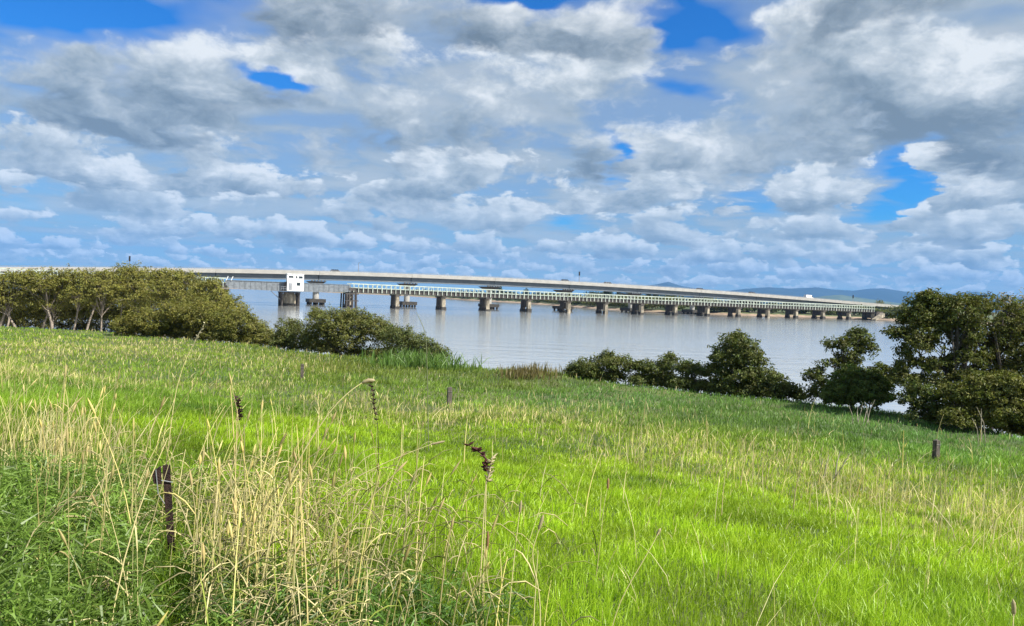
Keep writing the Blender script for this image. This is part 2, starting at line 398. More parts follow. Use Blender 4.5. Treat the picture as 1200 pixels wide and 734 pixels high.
# ------------------------------------------------------------------ far bank, far land, hills
FB = [(175, 322), (158, 331), (128, 330), (104, 318), (62, 328), (46, 350), (30, 433), (0, 530), (-41, 610), (-130, 900), (-330, 1150), (-800, 1350), (-2500, 1700)]
def far_bank():
    P = np.array(FB, float); V = []; F = []
    # densify
    D = [P[0]]
    for a, b in zip(P[:-1], P[1:]):
        n = max(2, int(np.linalg.norm(b - a) / 9)); n = min(n, 60)
        for k in range(1, n + 1): D.append(a + (b - a) * k / n)
    D = np.array(D)
    D = np.concatenate([np.array([(900, 60), (500, 180), (260, 270)]), D])
    N = np.zeros_like(D); tdir = np.gradient(D, axis=0); tdir /= np.linalg.norm(tdir, axis=1)[:, None]
    N[:, 0] = tdir[:, 1]; N[:, 1] = -tdir[:, 0]
    N *= np.sign(N[:, 1:2] + 1e-6)
    N = 0.75 * N + np.array([.25, .9]) * 0.6
    N /= np.linalg.norm(N, axis=1)[:, None]
    prof = [(-9, -.8), (-1.5, -.05), (0.5, .25), (3, .55), (5, .75), (6, 1.25), (12, 1.5), (60, 1.8)]
    rows = []
    for k, (o, z) in enumerate(prof):
        w = o + (1.1 * (fbm(D[:, 0] / 14, D[:, 1] / 14, 4, 3) - .5) * 4 if o < 60 else 0)
        zz = z + (.35 * (fbm(D[:, 0] / 5, D[:, 1] / 5 + k, 3, 8) - .5) if 0 < z else 0)
        xy = D + N * np.asarray(w).reshape(-1, 1)
        rows.append(np.column_stack([xy, zz * np.ones(len(D))]))
    far = np.column_stack([D * 1.0, np.full(len(D), 2.0)])
    sc_ = 26000 / np.linalg.norm(D, axis=1)
    far[:, 0] *= sc_; far[:, 1] *= sc_
    mid = rows[-1] * .5 + np.column_stack([D * (1500 / np.linalg.norm(D, axis=1))[:, None], np.full(len(D), 2.0)]) * .5
    mid[:, 1] = np.maximum(mid[:, 1], rows[-1][:, 1] + 50)
    rows.append(mid); rows.append(far)
    V = np.concatenate(rows); m = len(D); n = len(rows)
    i, j = np.meshgrid(np.arange(n - 1), np.arange(m - 1), indexing='ij')
    q = np.stack([i * m + j, (i + 1) * m + j, (i + 1) * m + j + 1, i * m + j + 1], -1).reshape(-1, 4)
    me = mesh_arrays('far_bank', V, [q], smooth=True)
    mm = bpy.data.materials.new('far_bank_mud_and_grass'); mm.use_nodes = True; g2 = NG(mm.node_tree); mm.node_tree.nodes.clear()
    Pn = g2.n('ShaderNodeNewGeometry').outputs['Position']
    zz = g2.n('ShaderNodeSeparateXYZ'); g2.put(zz.inputs[0], Pn)
    nz = g2.noise(Pn, .25, 5, .6)
    mud = g2.mix(g2.sstep(nz, .4, .6), (.33, .24, .17, 1), (.22, .17, .12, 1))
    gr = g2.mix(g2.sstep(g2.noise(Pn, .02, 5, .6), .4, .6), (.06, .085, .03, 1), (.10, .12, .045, 1))
    c = g2.mix(g2.sstep(g2.m('ADD', zz.outputs[2], g2.m('MULTIPLY', nz, .6)), 1.15, 1.5), mud, gr)
    c = g2.mix(g2.sstep(zz.outputs[2], .22, .05), c, (.05, .042, .033, 1))
    b = g2.n('ShaderNodeBsdfPrincipled'); g2.put(b.inputs['Base Color'], c); b.inputs['Roughness'].default_value = .9
    o = g2.n('ShaderNodeOutputMaterial'); g2.put(o.inputs[0], b.outputs[0])
    link('far_bank_ground', me, mm, kind='structure')
    return D, N
FD, FN = far_bank()

def hills(name, pts, dist, depth, seed, col, col2, amp):
    # pts: ridge outline given as (px, py) in the photograph, turned into heights at that distance
    pts = sorted(pts); n = 260; mrow = 26
    pxs = np.linspace(pts[0][0], pts[-1][0], n)
    pys = np.interp(pxs, [p[0] for p in pts], [p[1] for p in pts])
    V = np.zeros((mrow, n, 3))
    for j in range(n):
        top = at_depth(pxs[j], pys[j], dist)
        for i in range(mrow):
            u = (i / (mrow - 1)) * 2 - 1
            Y = dist + u * depth
            X = top[0] * (Y / dist)
            prof = max(0.0, 1 - abs(u)) ** 1.15
            V[i, j] = (X, Y, top[2] * prof)
    nz = fbm(V[..., 0] / (depth * .33), V[..., 1] / (depth * .33), 5, seed) - .5
    rid = 1 - np.abs(fbm(V[..., 0] / (depth * .22), V[..., 1] / (depth * .4), 4, seed + 5) - .5) * 4
    env = np.clip(V[..., 2] / (V[..., 2].max()), 0, 1)
    V[..., 2] += (nz * amp + rid * amp * .35 - amp * .15) * np.sqrt(env) * sst(np.abs(np.linspace(-1, 1, mrow))[:, None], .02, .25)
    V[..., 2] = np.maximum(V[..., 2], 1.0) - (env <= 0) * 5
    i, j = np.meshgrid(np.arange(mrow - 1), np.arange(n - 1), indexing='ij')
    q = np.stack([i * n + j, i * n + j + 1, (i + 1) * n + j + 1, (i + 1) * n + j], -1).reshape(-1, 4)
    me = mesh_arrays(name, V.reshape(-1, 3), [q], smooth=True)
    link(name, me, mat(name + '_bush', col, .95, .3, .004, col2=col2, bump=0), kind='structure')
hills('hills', [(690, 352), (735, 340), (752, 335), (768, 333), (783, 329.5), (800, 335), (820, 338), (850, 341), (872, 338), (900, 336), (925, 337.5), (950, 336.5), (958, 336), (975, 338.5),
                (1000, 340), (1020, 337.5), (1035, 337), (1060, 341), (1090, 344), (1110, 345), (1130, 341.5), (1145, 341), (1165, 345), (1190, 348), (1230, 347), (1300, 351), (1380, 366)],
      11000, 2200, 3, (.015, .035, .04), (.022, .042, .042), 60)
hills('foothill', [(905, 358), (940, 351), (965, 346.5), (985, 345), (1005, 348), (1030, 352), (1060, 356), (1100, 362)], 7000, 900, 9, (.05, .08, .045), (.08, .11, .06), 20)

# ------------------------------------------------------------------ bridges
BE = np.array([.9023, .4311]); BN = np.array([-.4311, .9023]); P0 = np.array([-36.0, 232.0])
BRZ = math.atan2(BE[1], BE[0])
def br(a, o, z): p = P0 + BE * a + BN * o; return (p[0], p[1], z)
def a_of_px(px, o):              # station along the bridge seen at image column px
    best = None
    lo, hi = -400, 600
    for _ in range(50):
        mid = (lo + hi) / 2
        x, y = project(np.array(br(mid, o, 6.0)))
        if x < px: lo = mid
        else: hi = mid
    return lo
# stations are local: children of an Empty at P0 rotated by BRZ
def obz_top(a): return 7.45 - 0.0048 * (a + 15)
ob = empty('old_road_bridge', (P0[0], P0[1], 0), BRZ, label='low old road bridge on concrete piers with pale green and white railing', category='bridge')
SP = 15.5; NP = 14
pier_p = MB()
# one pier: two columns, web wall, crossbeam, fouled feet (local coordinates, x along the bridge, y across)
for k in range(-7, NP + 1):
    a = k * SP
    if k == -1: a = -14.7
    if k == -2: continue
    if k <= -3: a = -50.5 + (k + 3) * SP
    top = obz_top(a) - 2.95 if k > -2 else 4.5
    e = empty('pier', (a, 0, 0)); e.parent = ob
    wob_ = random.uniform(-.06, .06)
    for yy in (0.75, 5.25):
        c = MB()
        c.hexa([(-.62, yy - .8, -2), (.62, yy - .8, -2), (.62, yy + .8, -2), (-.62, yy + .8, -2), (-.52 + wob_, yy - .7, top - .45), (.52 + wob_, yy - .7, top - .45), (.52 + wob_, yy + .7, top - .45), (-.52 + wob_, yy + .7, top - .45)])
        c.build('column', M['oldconc'] if yy < 2 else M['darkconc'], e)  # near column beige as sunlit, far column painted in the shade tone
        f = MB(); w = random.uniform(.82, .94); tz = random.uniform(.75, 1.15)
        f.hexa([(-w, yy - w, -2), (w, yy - w, -2), (w, yy + w, -2), (-w, yy + w, -2), (-w + .12, yy - w + .12, tz), (w - .12, yy - w + .12, tz), (w - .12, yy + w - .12, tz), (-w + .12, yy + w - .12, tz)])
        f.build('footing', M['foul'], e)
    MB().hexa([(-.56, 1.5, 1.5), (.48, 1.5, 1.5), (.48, 4.5, 1.5), (-.56, 4.5, 1.5), (-.5, 1.5, top - .5), (.42, 1.5, top - .5), (.42, 4.5, top - .5), (-.5, 4.5, top - .5)]).build('web_wall', M['darkconc'], e)  # shaded pier side painted in by the darker concrete
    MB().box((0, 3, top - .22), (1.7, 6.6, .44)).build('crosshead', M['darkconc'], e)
    if k in (4, 8, 12): MB().box((0, 3, .62), (.5, 3.2, .35)).build('tie_beam', M['oldconc'], e)
# spans
def span(a0, a1, part, n):
    z0, z1 = obz_top(a0), obz_top(a1); L = a1 - a0
    e = empty('span', (a0, 0, 0)); e.parent = ob
    def zt(x): return z0 + (z1 - z0) * x / L
    g_ = .03
    dk = MB().hexa([(g_, .1, zt(0) - 1.75), (L - g_, .1, zt(L) - 1.75), (L - g_, 5.9, zt(L) - 1.75), (g_, 5.9, zt(0) - 1.75), (g_, .1, zt(0) - 1.45), (L - g_, .1, zt(L) - 1.45), (L - g_, 5.9, zt(L) - 1.45), (g_, 5.9, zt(0) - 1.45)])
    dk.build('deck', M['asphalt'], e)
    for yy in (.45, 2.2, 3.8, 5.55):
        MB().hexa([(g_, yy - .18, zt(0) - 2.88), (L - g_, yy - .18, zt(L) - 2.88), (L - g_, yy + .18, zt(L) - 2.88), (g_, yy + .18, zt(0) - 2.88),
                   (g_, yy - .18, zt(0) - 1.76), (L - g_, yy - .18, zt(L) - 1.76), (L - g_, yy + .18, zt(L) - 1.76), (g_, yy + .18, zt(0) - 1.76)]).build('beam', M['timber'], e)
    for yy in (0.0, 6.0):
        r = MB()
        def bar(zo, h, w, y_):
            r.hexa([(0, y_ - w, zt(0) + zo), (L, y_ - w, zt(L) + zo), (L, y_ + w, zt(L) + zo), (0, y_ + w, zt(0) + zo),
                    (0, y_ - w, zt(0) + zo + h), (L, y_ - w, zt(L) + zo + h), (L, y_ + w, zt(L) + zo + h), (0, y_ + w, zt(0) + zo + h)])
        bar(-.26, .26, .09, yy); bar(-1.42, .22, .07, yy)
        rl = r.build('top_rail', M['rail'], e)
        p = MB()
        for i in range(n):
            x = L * (i + .5) / n; w = .08 if i % 2 else .13
            p.box((x, yy + (-.14 if yy < 3 else .14), zt(x) - 1.35 + (-.15)), (w * 2, .14, 2.35))
        p.build('railing_posts', M['rail'], e, kind='stuff')
for k in range(-1, NP):
    span(-14.7 if k == -1 else k * SP, (k + 1) * SP, 'span', 10)
for k in range(4): span(-50.5 - 15.5 * (k + 1), -50.5 - 15.5 * k, 'span', 10)
# swing span
SC_ = -32.6
sw = empty('swing_span', (SC_, 0, 0)); sw.parent = ob
for yy in (0.05, 5.95):
    gd = MB()
    gd.prism([(-17.7, 4.75), (-9, 4.45), (0, 4.3), (9, 4.45), (17.7, 4.75), (17.7, 6.8), (-17.7, 6.95)], yy - .06, yy + .06)
    gd.build('plate_girder', M['steel'], sw)
    st_ = MB()
    for i in range(24):
        x = -17.2 + i * 34.4 / 23
        st_.box((x, yy + (-.12 if yy < 3 else .12), 5.72), (.14, .12, 2.1))
    st_.box((0, yy + (-.1 if yy < 3 else .1), 6.98), (35.5, .3, .12))
    st_.build('stiffeners', M['steel'], sw, kind='stuff')
MB().box((0, 3, 5.35), (35, 5.6, .3)).build('deck', M['asphalt'], sw)
for x in (-17.9, -16.6):
    MB().tube([(x, -.3, 6.9), (x + .5, -.3, 8.1)], .12).build('gate_post', M['white'], sw)
# pivot pier with cabin
pv = empty('pivot_pier', (SC_, 0, 0)); pv.parent = ob
b = MB()
seg = []
for i in range(14):
    w = 2 * math.pi * i / 14; seg.append((math.cos(w), math.sin(w)))
b.tube([(0, 3, -2), (0, 3, 2.6), (0, 3, 3.3), (0, 3, 3.9)], [2.1, 2.0, 1.85, 1.5], 18)
b.build('pivot_drum', M['oldconc'], pv, smooth=False)
b = MB(); b.tube([(0, 3, -1.9), (0, 3, .75)], [2.2, 2.16], 18); b.build('waterline_band', M['foul'], pv)
b = MB()
for x in (-2.45, 2.45):
    for y in (-.2, 1.6, 3, 4.6, 6.2):
        b.tube([(x, y, -2), (x, y, 4.2)], .2, 8)
    b.box((x, 3, 4.0), (.5, 7.2, .4)); 
b.box((0, 1.2, 4.05), (5.2, .4, .32))
b.build('fender_piles', M['timber'], pv, kind='stuff')
MB().tube([(-5.6, .2, 4.35), (-2.9, .2, 1.9)], .12, 6).build('brace', M['steel'], pv)
cb = empty('control_cabin', (SC_, 0, 0)); cb.parent = ob
w = MB(); w.box((.9, -1.3, 6.95), (4.7, 2.4, 4.9)); w.build('cabin_wall', M['white'], cb)
w = MB(); w.box((.9, -1.3, 9.48), (5.0, 2.7, .16)); w.build('roof', M['white'], cb)
for (x, z, dx, dz) in ((-.4, 8.6, 1.3, .55), (.55 + .6, 8.6, .45, .55), (2.35, 8.55, 1.1, .6), (1.75, 6.55, 1.0, .9)):
    MB().box((x, -2.515, z), (dx, .05, dz)).build('window', M['glass'], cb)
    MB().box((x, -2.53, z - dz / 2 - .06), (dx + .16, .12, .07)).build('window_sill', M['white'], cb)
MB().box((-.55, -2.52, 5.75), (.95, .05, 2.0)).build('door', M['grey'], cb)
hr = MB()
for x_ in (-3.1, -2.4, -1.7): hr.tube([(x_, -2.3, 4.5), (x_, -2.3, 5.7)], .05, 5)
hr.tube([(-3.1, -2.3, 5.7), (-1.5, -2.3, 5.7)], .05, 5); hr.tube([(-3.1, -2.3, 5.1), (-1.5, -2.3, 5.1)], .04, 5)
hr.build('handrail', M['grey'], cb)
MB().box((-2.3, -1.4, 4.48), (1.8, 2.0, .1)).build('landing', M['timber'], cb)
MB().box((-1.75, -1.2, 6.2), (.5, 1.2, 1.8)).build('meter_box', M['timber'], cb)
# timber dolphin in front of the pier at the end of the swing span
dp = MB()
for dx in (-1.7, -.9, .2, 1.4):
    for y in (-1.2, .2, 3.4, 6.6): dp.tube([(-14.7 + dx * 1.0, y, -2), (-14.7 + dx * .9, y, random.uniform(3.9, 5.0))], .24, 7)
dp.box((-14.7, -1.25, 4.2), (4.0, .3, .35)); dp.box((-14.7, -1.25, 2.1), (4.0, .3, .3)); dp.box((-14.7, -1.22, 5.6), (2.0, .3, .9))
dp.build('fender_timbers', M['timber'], ob)
# abutment, leaning ramp slab
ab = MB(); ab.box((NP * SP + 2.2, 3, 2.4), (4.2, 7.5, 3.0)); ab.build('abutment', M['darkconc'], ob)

rmp = MB(); A0 = np.array(br(NP * SP - 4.5, -3.0, .5)); A1 = np.array(br(NP * SP + 1.6, -2.6, 3.3))
for off, wid, th in ((0, 2.2, .5),):
    n_ = np.array([BN[0], BN[1], 0]) * wid / 2; dn = np.array([0, 0, -th])
    rmp.hexa([A0 - n_ + dn, A1 - n_ + dn * 3.2, A1 + n_ + dn * 3.2, A0 + n_ + dn, A0 - n_, A1 - n_, A1 + n_, A0 + n_])
rmp.build('boat_ramp_slab', M['oldconc'], label='sloping pale slab leaning on the bank under the far end of the old bridge', category='ramp')

# ---- new bridge
NO = 24.0
aL, aR = a_of_px(372, NO + 3), a_of_px(816, NO + 3)
nsp = (aR - aL) / 5
PROF = [(100, 312.3), (220, 313), (310, 314), (490, 321), (660, 328.9), (800, 336.6), (880, 342.9), (960, 349.3), (1000, 353.0), (1055, 357.5)]
pa = []; pz = []
for x, y in PROF:
    a = a_of_px(x, NO); P = np.array(br(a, NO, 0)); pa.append(a); pz.append(at_depth(x, y, P[1])[2])
pz = np.array(pz)
cf = np.polyfit(pa, pz, 3)
A_END = a_of_px(1062, NO)
def nz_top(a):
    a = min(max(a, pa[0] - 20), A_END); return float(np.polyval(cf, a))
nb = empty('new_road_bridge', (P0[0], P0[1], 0), BRZ, label='long pale concrete road bridge arching above and behind the old bridge', category='bridge')
def strip(a0, a1, y0, y1, zo0, zo1, mb, step=8):
    n = max(1, int(round((a1 - a0) / step)))
    for i in range(n):
        u, v = a0 + (a1 - a0) * i / n, a0 + (a1 - a0) * (i + 1) / n
        zu, zv = nz_top(u), nz_top(v)
        mb.hexa([(u, y0, zu + zo0), (v, y0, zv + zo0), (v, y1, zv + zo0), (u, y1, zu + zo0), (u, y0, zu + zo1), (v, y0, zv + zo1), (v, y1, zv + zo1), (u, y1, zu + zo1)])
stations = [aL + nsp * k for k in range(-9, 9)]
stations = [s_ for s_ in stations if s_ < A_END - 8] + [A_END]
for i, (s0, s1) in enumerate(zip(stations[:-1], stations[1:])):
    e = empty('span', (0, 0, 0)); e.parent = nb
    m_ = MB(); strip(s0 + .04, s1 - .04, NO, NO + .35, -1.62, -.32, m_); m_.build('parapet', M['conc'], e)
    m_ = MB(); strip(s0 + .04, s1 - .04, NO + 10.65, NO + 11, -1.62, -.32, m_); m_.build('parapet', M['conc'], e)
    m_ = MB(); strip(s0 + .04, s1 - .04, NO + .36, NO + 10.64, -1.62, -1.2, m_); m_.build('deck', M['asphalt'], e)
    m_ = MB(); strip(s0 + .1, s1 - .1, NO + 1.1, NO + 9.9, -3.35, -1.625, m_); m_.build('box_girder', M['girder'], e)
    m_ = MB()
    strip(s0, s1, NO + .12, NO + .24, -.10, 0.0, m_)
    n = int((s1 - s0) / 2.5)
    for q_ in range(n):
        x = s0 + (q_ + .5) * (s1 - s0) / n; m_.box((x, NO + .18, nz_top(x) - .2), (.1, .1, .24))
    m_.build('handrail', M['grey'], e, kind='stuff')
    if i > 0:
        p = empty('pier', (s0, NO + 5.5, 0)); p.parent = nb
        zt_ = nz_top(s0) - 3.4
        MB().tube([(0, 0, 1.9), (0, 0, zt_ - 1.3)], [1.05, 1.05], 14).build('column', M['conc'], p)
        h = MB(); h.hexa([(-1.4, -3, zt_ - 1.3), (1.4, -3, zt_ - 1.3), (1.4, 3, zt_ - 1.3), (-1.4, 3, zt_ - 1.3), (-2.7, -4.4, zt_ - .35), (2.7, -4.4, zt_ - .35), (2.7, 4.4, zt_ - .35), (-2.7, 4.4, zt_ - .35)])
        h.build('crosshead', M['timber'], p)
        for q_ in range(-2, 3): MB().box((q_ * 1.05, -3.9, zt_ - .17), (.6, .8, .34)).build('bearing', M['girder'], p)
        cpb = MB(); cpb.box((0, 0, 1.35), (5.4, 7.5, 1.15)); cpb.build('pile_cap', M['foul'], p)
        pl = MB()
        for xx in (-2.1, 0, 2.1):
            for yy in (-3, 0, 3): pl.tube([(xx, yy, -2), (xx, yy, .78)], .38, 8)
        pl.build('pile', M['foul'], p)
wp = MB(); wp.box((A_END - .6, NO - .3, nz_top(A_END) - 1.2), (1.3, .5, 2.6)); wp.build('end_panel', M['white'], nb)
wp = MB(); wp.box((A_END + 20, NO + 5.5, nz_top(A_END) - 3.0), (40, 11, 2.6)); wp.build('approach_ramp', M['conc'], nb)

def world_br(a, o, z): return br(a, o, z)
# masts on the new bridge
def mast(px, hgt, label, head=True):
    a = a_of_px(px, NO + 1); z = nz_top(a) - 1.2
    e = empty('lamp_mast', br(a, NO + 10.2, z), BRZ, label=label, category='mast', group='masts along the new bridge')
    MB().tube([(0, 0, -.3), (0, 0, 1.2 + hgt)], [.13, .08], 8).build('pole', M['grey'], e)
    if head:
        MB().box((0, 0, 1.2 + hgt - .9), (.5, .35, 1.6)).build('signal_head', M['black'], e)
    else:
        MB().tube([(0, 0, 1.2 + hgt - .15), (.25, -.9, 1.2 + hgt)], .06, 6).build('arm', M['grey'], e)
        MB().box((.28, -1.2, 1.2 + hgt + .02), (.3, .7, .14)).build('lamp_head', M['grey'], e)
mast(150, 3.5, 'thin dark headed mast on the new bridge above the left mangroves')
mast(427, 3.2, 'slender bare grey mast on the new bridge right of the white control cabin', False)
mast(692, 4.2, 'dark headed mast standing on the middle of the new bridge')
mast(1018, 3.5, 'dark headed mast beside the right hand end of the new bridge')

# vehicles
def paint(name, c): return mat(name, c, .3, .06, 1, bump=0)
def car(px, kind, colr, label, name='car'):
    a = a_of_px(px, NO + 3); z = nz_top(a) - 1.2
    e = empty(name, br(a, NO + 3.2, z + .005), BRZ, label=label, category='van' if kind == 'van' else 'car', group='vehicles crossing the new bridge')
    slope = math.atan2(nz_top(a + 2) - nz_top(a - 2), 4); e.rotation_euler = (0, -slope, BRZ)
    L = 2.2 if kind != 'van' else 2.6
    body = MB(); H = .88 if kind != 'van' else 1.15
    body.prism([(-L, .35), (-L, H - .1), (-L + .15, H), (L - .9, H), (L - .1, H - .22), (L, .5), (L, .35)][::-1], -.88, .88)
    body.build('body', M['p_' + colr], e)
    top = 1.5 if kind != 'van' else 2.25
    x0, x1, x2, x3 = (-L + .1, -L + .5, .45, 1.15) if kind != 'van' else (-L + .02, -L + .12, 1.0, 1.75)
    cab = MB(); cab.hexa([(x0, -.86, H - .005), (x3, -.86, H - .005), (x3, .86, H - .005), (x0, .86, H - .005), (x1, -.68, top), (x2, -.68, top), (x2, .68, top), (x1, .68, top)])
    cab.build('cabin', M['p_' + colr] if kind == 'van' else M['glass'], e)
    MB().box(((x1 + x2) / 2, 0, top + .035), (x2 - x1 + .1, 1.4, .07)).build('roof', M['p_' + colr], e)
    for s_ in (-1, 1):
        if kind != 'van':
            MB().hexa([(x1 - .15, s_ * .70, H + .3), (x1 + .05, s_ * .70, H + .3), (x1 + .05, s_ * .79, H + .3), (x1 - .15, s_ * .79, H + .3), (x1, s_ * .66, top), (x1 + .12, s_ * .66, top), (x1 + .12, s_ * .70, top), (x1, s_ * .70, top)]).build('pillar', M['p_' + colr], e)
        else:
            MB().box((1.1, s_ * .80, 1.7), (.7, .06, .5)).build('window', M['glass'], e)
        for x in (-L + .8, L - .85):
            w = MB(); w.tube([(x, s_ * .66, .33), (x, s_ * .9, .33)], .33, 14); w.build('tyre', M['black'], e)
        MB().box((L - .02, s_ * .62, .66), (.08, .34, .16)).build('headlight', M['white'], e)
        MB().box((-L + .0, s_ * .68, .72), (.06, .26, .2)).build('tail_light', M['p_red'], e)
for n_, c_ in (('dark', (.03, .035, .045)), ('red', (.25, .03, .02)), ('silver', (.35, .36, .37)), ('white', (.8, .8, .8)), ('maroon', (.10, .03, .025))):
    M['p_' + n_] = paint('car_paint_' + n_, c_)
car(394, 'car', 'dark', 'dark car whose roof shows above the parapet right of the white cabin')
car(663, 'car', 'dark', 'dark low car just left of the middle mast on the new bridge')
car(713, 'car', 'silver', 'greyish car just right of the middle mast on the new bridge')
car(821, 'car', 'dark', 'small dark car on the new bridge in front of the left blue hill')
car(882, 'car', 'maroon', 'dark maroon car on the new bridge below the long blue ridge')
car(948, 'van', 'white', 'white van nearing the right end of the new bridge', 'van')

# ------------------------------------------------------------------ foliage
def leaves(P, N, size, col, aspect=.5, rng=RNG, curl=.25):
    """quads (bent at the midrib is left out) at P, roughly facing N"""
    n = len(P)
    N = N + rng.normal(0, .55, (n, 3)); N /= np.linalg.norm(N, axis=1)[:, None] + 1e-9
    T = rng.normal(0, 1, (n, 3)); T -= (T * N).sum(1)[:, None] * N; T /= np.linalg.norm(T, axis=1)[:, None] + 1e-9
    B = np.cross(N, T)
    L = (size * rng.uniform(.7, 1.3, n))[:, None]; Wd = L * aspect
    V = np.empty((n, 4, 3))
    V[:, 0] = P - T * L * .5
    V[:, 1] = P + B * Wd * .5 + N * L * .08
    V[:, 2] = P + T * L * .5 - N * L * curl
    V[:, 3] = P - B * Wd * .5 + N * L * .08
    q = np.arange(n * 4).reshape(n, 4)
    return V.reshape(-1, 3), q, np.repeat(col, 4, axis=0)

def lobe_points(c, r, n, rng, shell=.55, bottom_cut=-.75):
    d = rng.normal(0, 1, (int(n * 1.6), 3)); d /= np.linalg.norm(d, axis=1)[:, None]
    d = d[d[:, 2] > bottom_cut][:n]
    rad = 1.06 - shell * rng.random(len(d)) ** 1.3
    bump = 1 + .62 * (fbm(d[:, 0] * 2.6 + c[0] * 3, d[:, 1] * 2.6 + d[:, 2] * 3.1 + c[2], 3, 4) - .5) * 2
    P = c + d * rad[:, None] * r * bump[:, None]
    return P, d

def build_tree(name, label, category, D, lobes, stems, leaf=.09, dens=1.0, tone=(.085, .10, .030), group=None, seed=0, spray=.17, trunk_r=.07, gap=.0, bark='bark_dark', skirt=0):
    """lobes: (px, py, rx, ry[, depth offset m]) on the photograph; D metres away. stems: list of base px"""
    rng = np.random.default_rng(seed + 100)
    k = D / F_PX
    if skirt:
        x0 = min(l[0] - l[2] * .55 for l in lobes); x1 = max(l[0] + l[2] * .55 for l in lobes)
        n_ = max(2, int((x1 - x0) / 15))
        lobes = list(lobes)
        for j in range(n_):
            xx = x0 + (x1 - x0) * (j + .5) / n_
            dd_ = D * np.linspace(.6, 1, 12); yb = min(project(np.array([(xx - 600) / F_PX * q, q, float(gz((xx - 600) / F_PX * q, q)) + .15]))[1] for q in dd_) + 2
            lobes.append((xx, yb - skirt * rng.uniform(.7, 1.15), 13, skirt, rng.uniform(-.6, .6)))
    L = []
    for lb in lobes:
        off = lb[4] if len(lb) > 4 else rng.uniform(-1, 1) * lb[2] * k * .5
        c = at_depth(lb[0], lb[1], D + off)
        L.append((c, np.array([lb[2] * k, (lb[2] + lb[3]) * .5 * k * 1.1, lb[3] * k]), lb[2] * lb[3]))
    bx0 = np.mean([at_depth(s_, 400, D)[0] for s_ in stems]); by0 = D
    root = np.array([bx0, by0, float(gz(bx0, by0))])
    e = empty(name, root, 0, label=label, category=category)
    if group: e['group'] = group
    Vs, Qs, Cs = [], [], []; off = 0
    tips = []
    for c, r, area in L:
        ns = max(14, int(area * (1.05 if D > 50 else .78) * dens))            # sprays of leaves
        P, d = lobe_points(c, r * rng.uniform(.9, 1.15, 3), ns, rng)
        if gap > 0:
            keep = fbm(P[:, 0] / .55 + 7, P[:, 2] / .5 + P[:, 1] / .8, 2, seed) > gap
            P, d = P[keep], d[keep]
        hh = (P[:, 2] - (c[2] - r[2])) / (2 * r[2])
        if len(P) == 0: continue
        nl = 9
        sp = spray * (D / 35) ** .55
        PP = np.repeat(P, nl, 0) + rng.normal(0, sp * .5, (len(P) * nl, 3)) * np.array([1, 1, .75])
        dd = np.repeat(d, nl, 0) * .8 + np.array([0, 0, .55])
        v_ = rng.uniform(.72, 1.3, len(P)); v_ = np.repeat(v_, nl) * rng.uniform(.75, 1.25, len(P) * nl)
        hue = np.repeat(rng.uniform(-.02, .035, len(P)), nl)
        col = np.array(tone)[None, :] * v_[:, None]; col[:, 0] += hue * .6
        V, Q, C = leaves(PP, dd, np.full(len(PP), leaf * 1.3), np.clip(col, .012, .5), .52, rng)
        Vs.append(V); Qs.append(Q + off); Cs.append(C); off += len(V)
        tips.append((c, r, P))
    me = mesh_arrays('crown', np.concatenate(Vs) - root, [np.concatenate(Qs)], np.concatenate(Cs))
    link('crown', me, M['leaf'], e)
    # stems and boughs
    tb = MB(); bb = MB()
    bases = []
    for s_ in stems:
        x = at_depth(s_, 400, D)[0]; y = D + rng.uniform(-.6, .6); bases.append(np.array([x, y, float(gz(x, y)) - .1]))
    order = sorted(range(len(tips)), key=lambda i: tips[i][0][2])
    main = set(order[:0]); paths = []
    nmain = max(len(bases), len(tips) // 4)
    # the lobes nearest above each foot get stems of their own, the others branch off
    order = sorted(range(len(tips)), key=lambda i: min(abs(tips[i][0][0] - q[0]) for q in bases) - .15 * tips[i][0][2])
    for rank, i in enumerate(order):
        c, r, P = tips[i]
        top = c + np.array([0, 0, r[2] * .15])
        if rank < nmain or not paths:
            bs = bases[rank % len(bases)] if rank < len(bases) else min(bases, key=lambda q: abs(q[0] - c[0]))
            r_a = trunk_r * rng.uniform(.75, 1.1)
            mid = bs * .6 + top * .4 + rng.normal(0, .16, 3) * (r[0] + .3); mid[2] = bs[2] + (c[2] - bs[2]) * .5
        else:
            best = None
            for Pth, rr in paths:
                for k_ in range(1, len(Pth) - 1):
                    d_ = np.linalg.norm((Pth[k_] - top) * np.array([1, 1, .6])) + (.6 if Pth[k_][2] > c[2] else 0)
                    if best is None or d_ < best[0]: best = (d_, Pth[k_], rr[k_])
            bs = best[1]; r_a = best[2] * .8
            mid = (bs + top) / 2 + rng.normal(0, .12, 3) * (r[0] + .2); mid[2] -= .15 * r[2]
        pts = []
        for t_ in np.linspace(0, 1, 7):
            p = (1 - t_) ** 2 * bs + 2 * t_ * (1 - t_) * mid + t_ ** 2 * top
            pts.append(p + rng.normal(0, .04, 3) * (1 if 0 < t_ < 1 else 0))
        rr = list(np.linspace(r_a, r_a * .3, 7)); paths.append((pts, rr))
        pts = [p - root for p in pts]
        tb.tube(pts, rr, 6)
        sel = P[rng.permutation(len(P))[:max(6, min(40, len(P) // 8))]]
        for p in sel:
            st0 = pts[rng.integers(3, 7)] + root
            m2 = (st0 + p) / 2 + rng.normal(0, .08, 3) - np.array([0, 0, .08])
            bb.tube([st0 - root, m2 - root, p - root], [trunk_r * .26, trunk_r * .18, trunk_r * .09], 3, False)
    tb.build('trunk', M[bark], e, smooth=True)
    bb.build('branches', M[bark], e, kind='stuff')
    return e

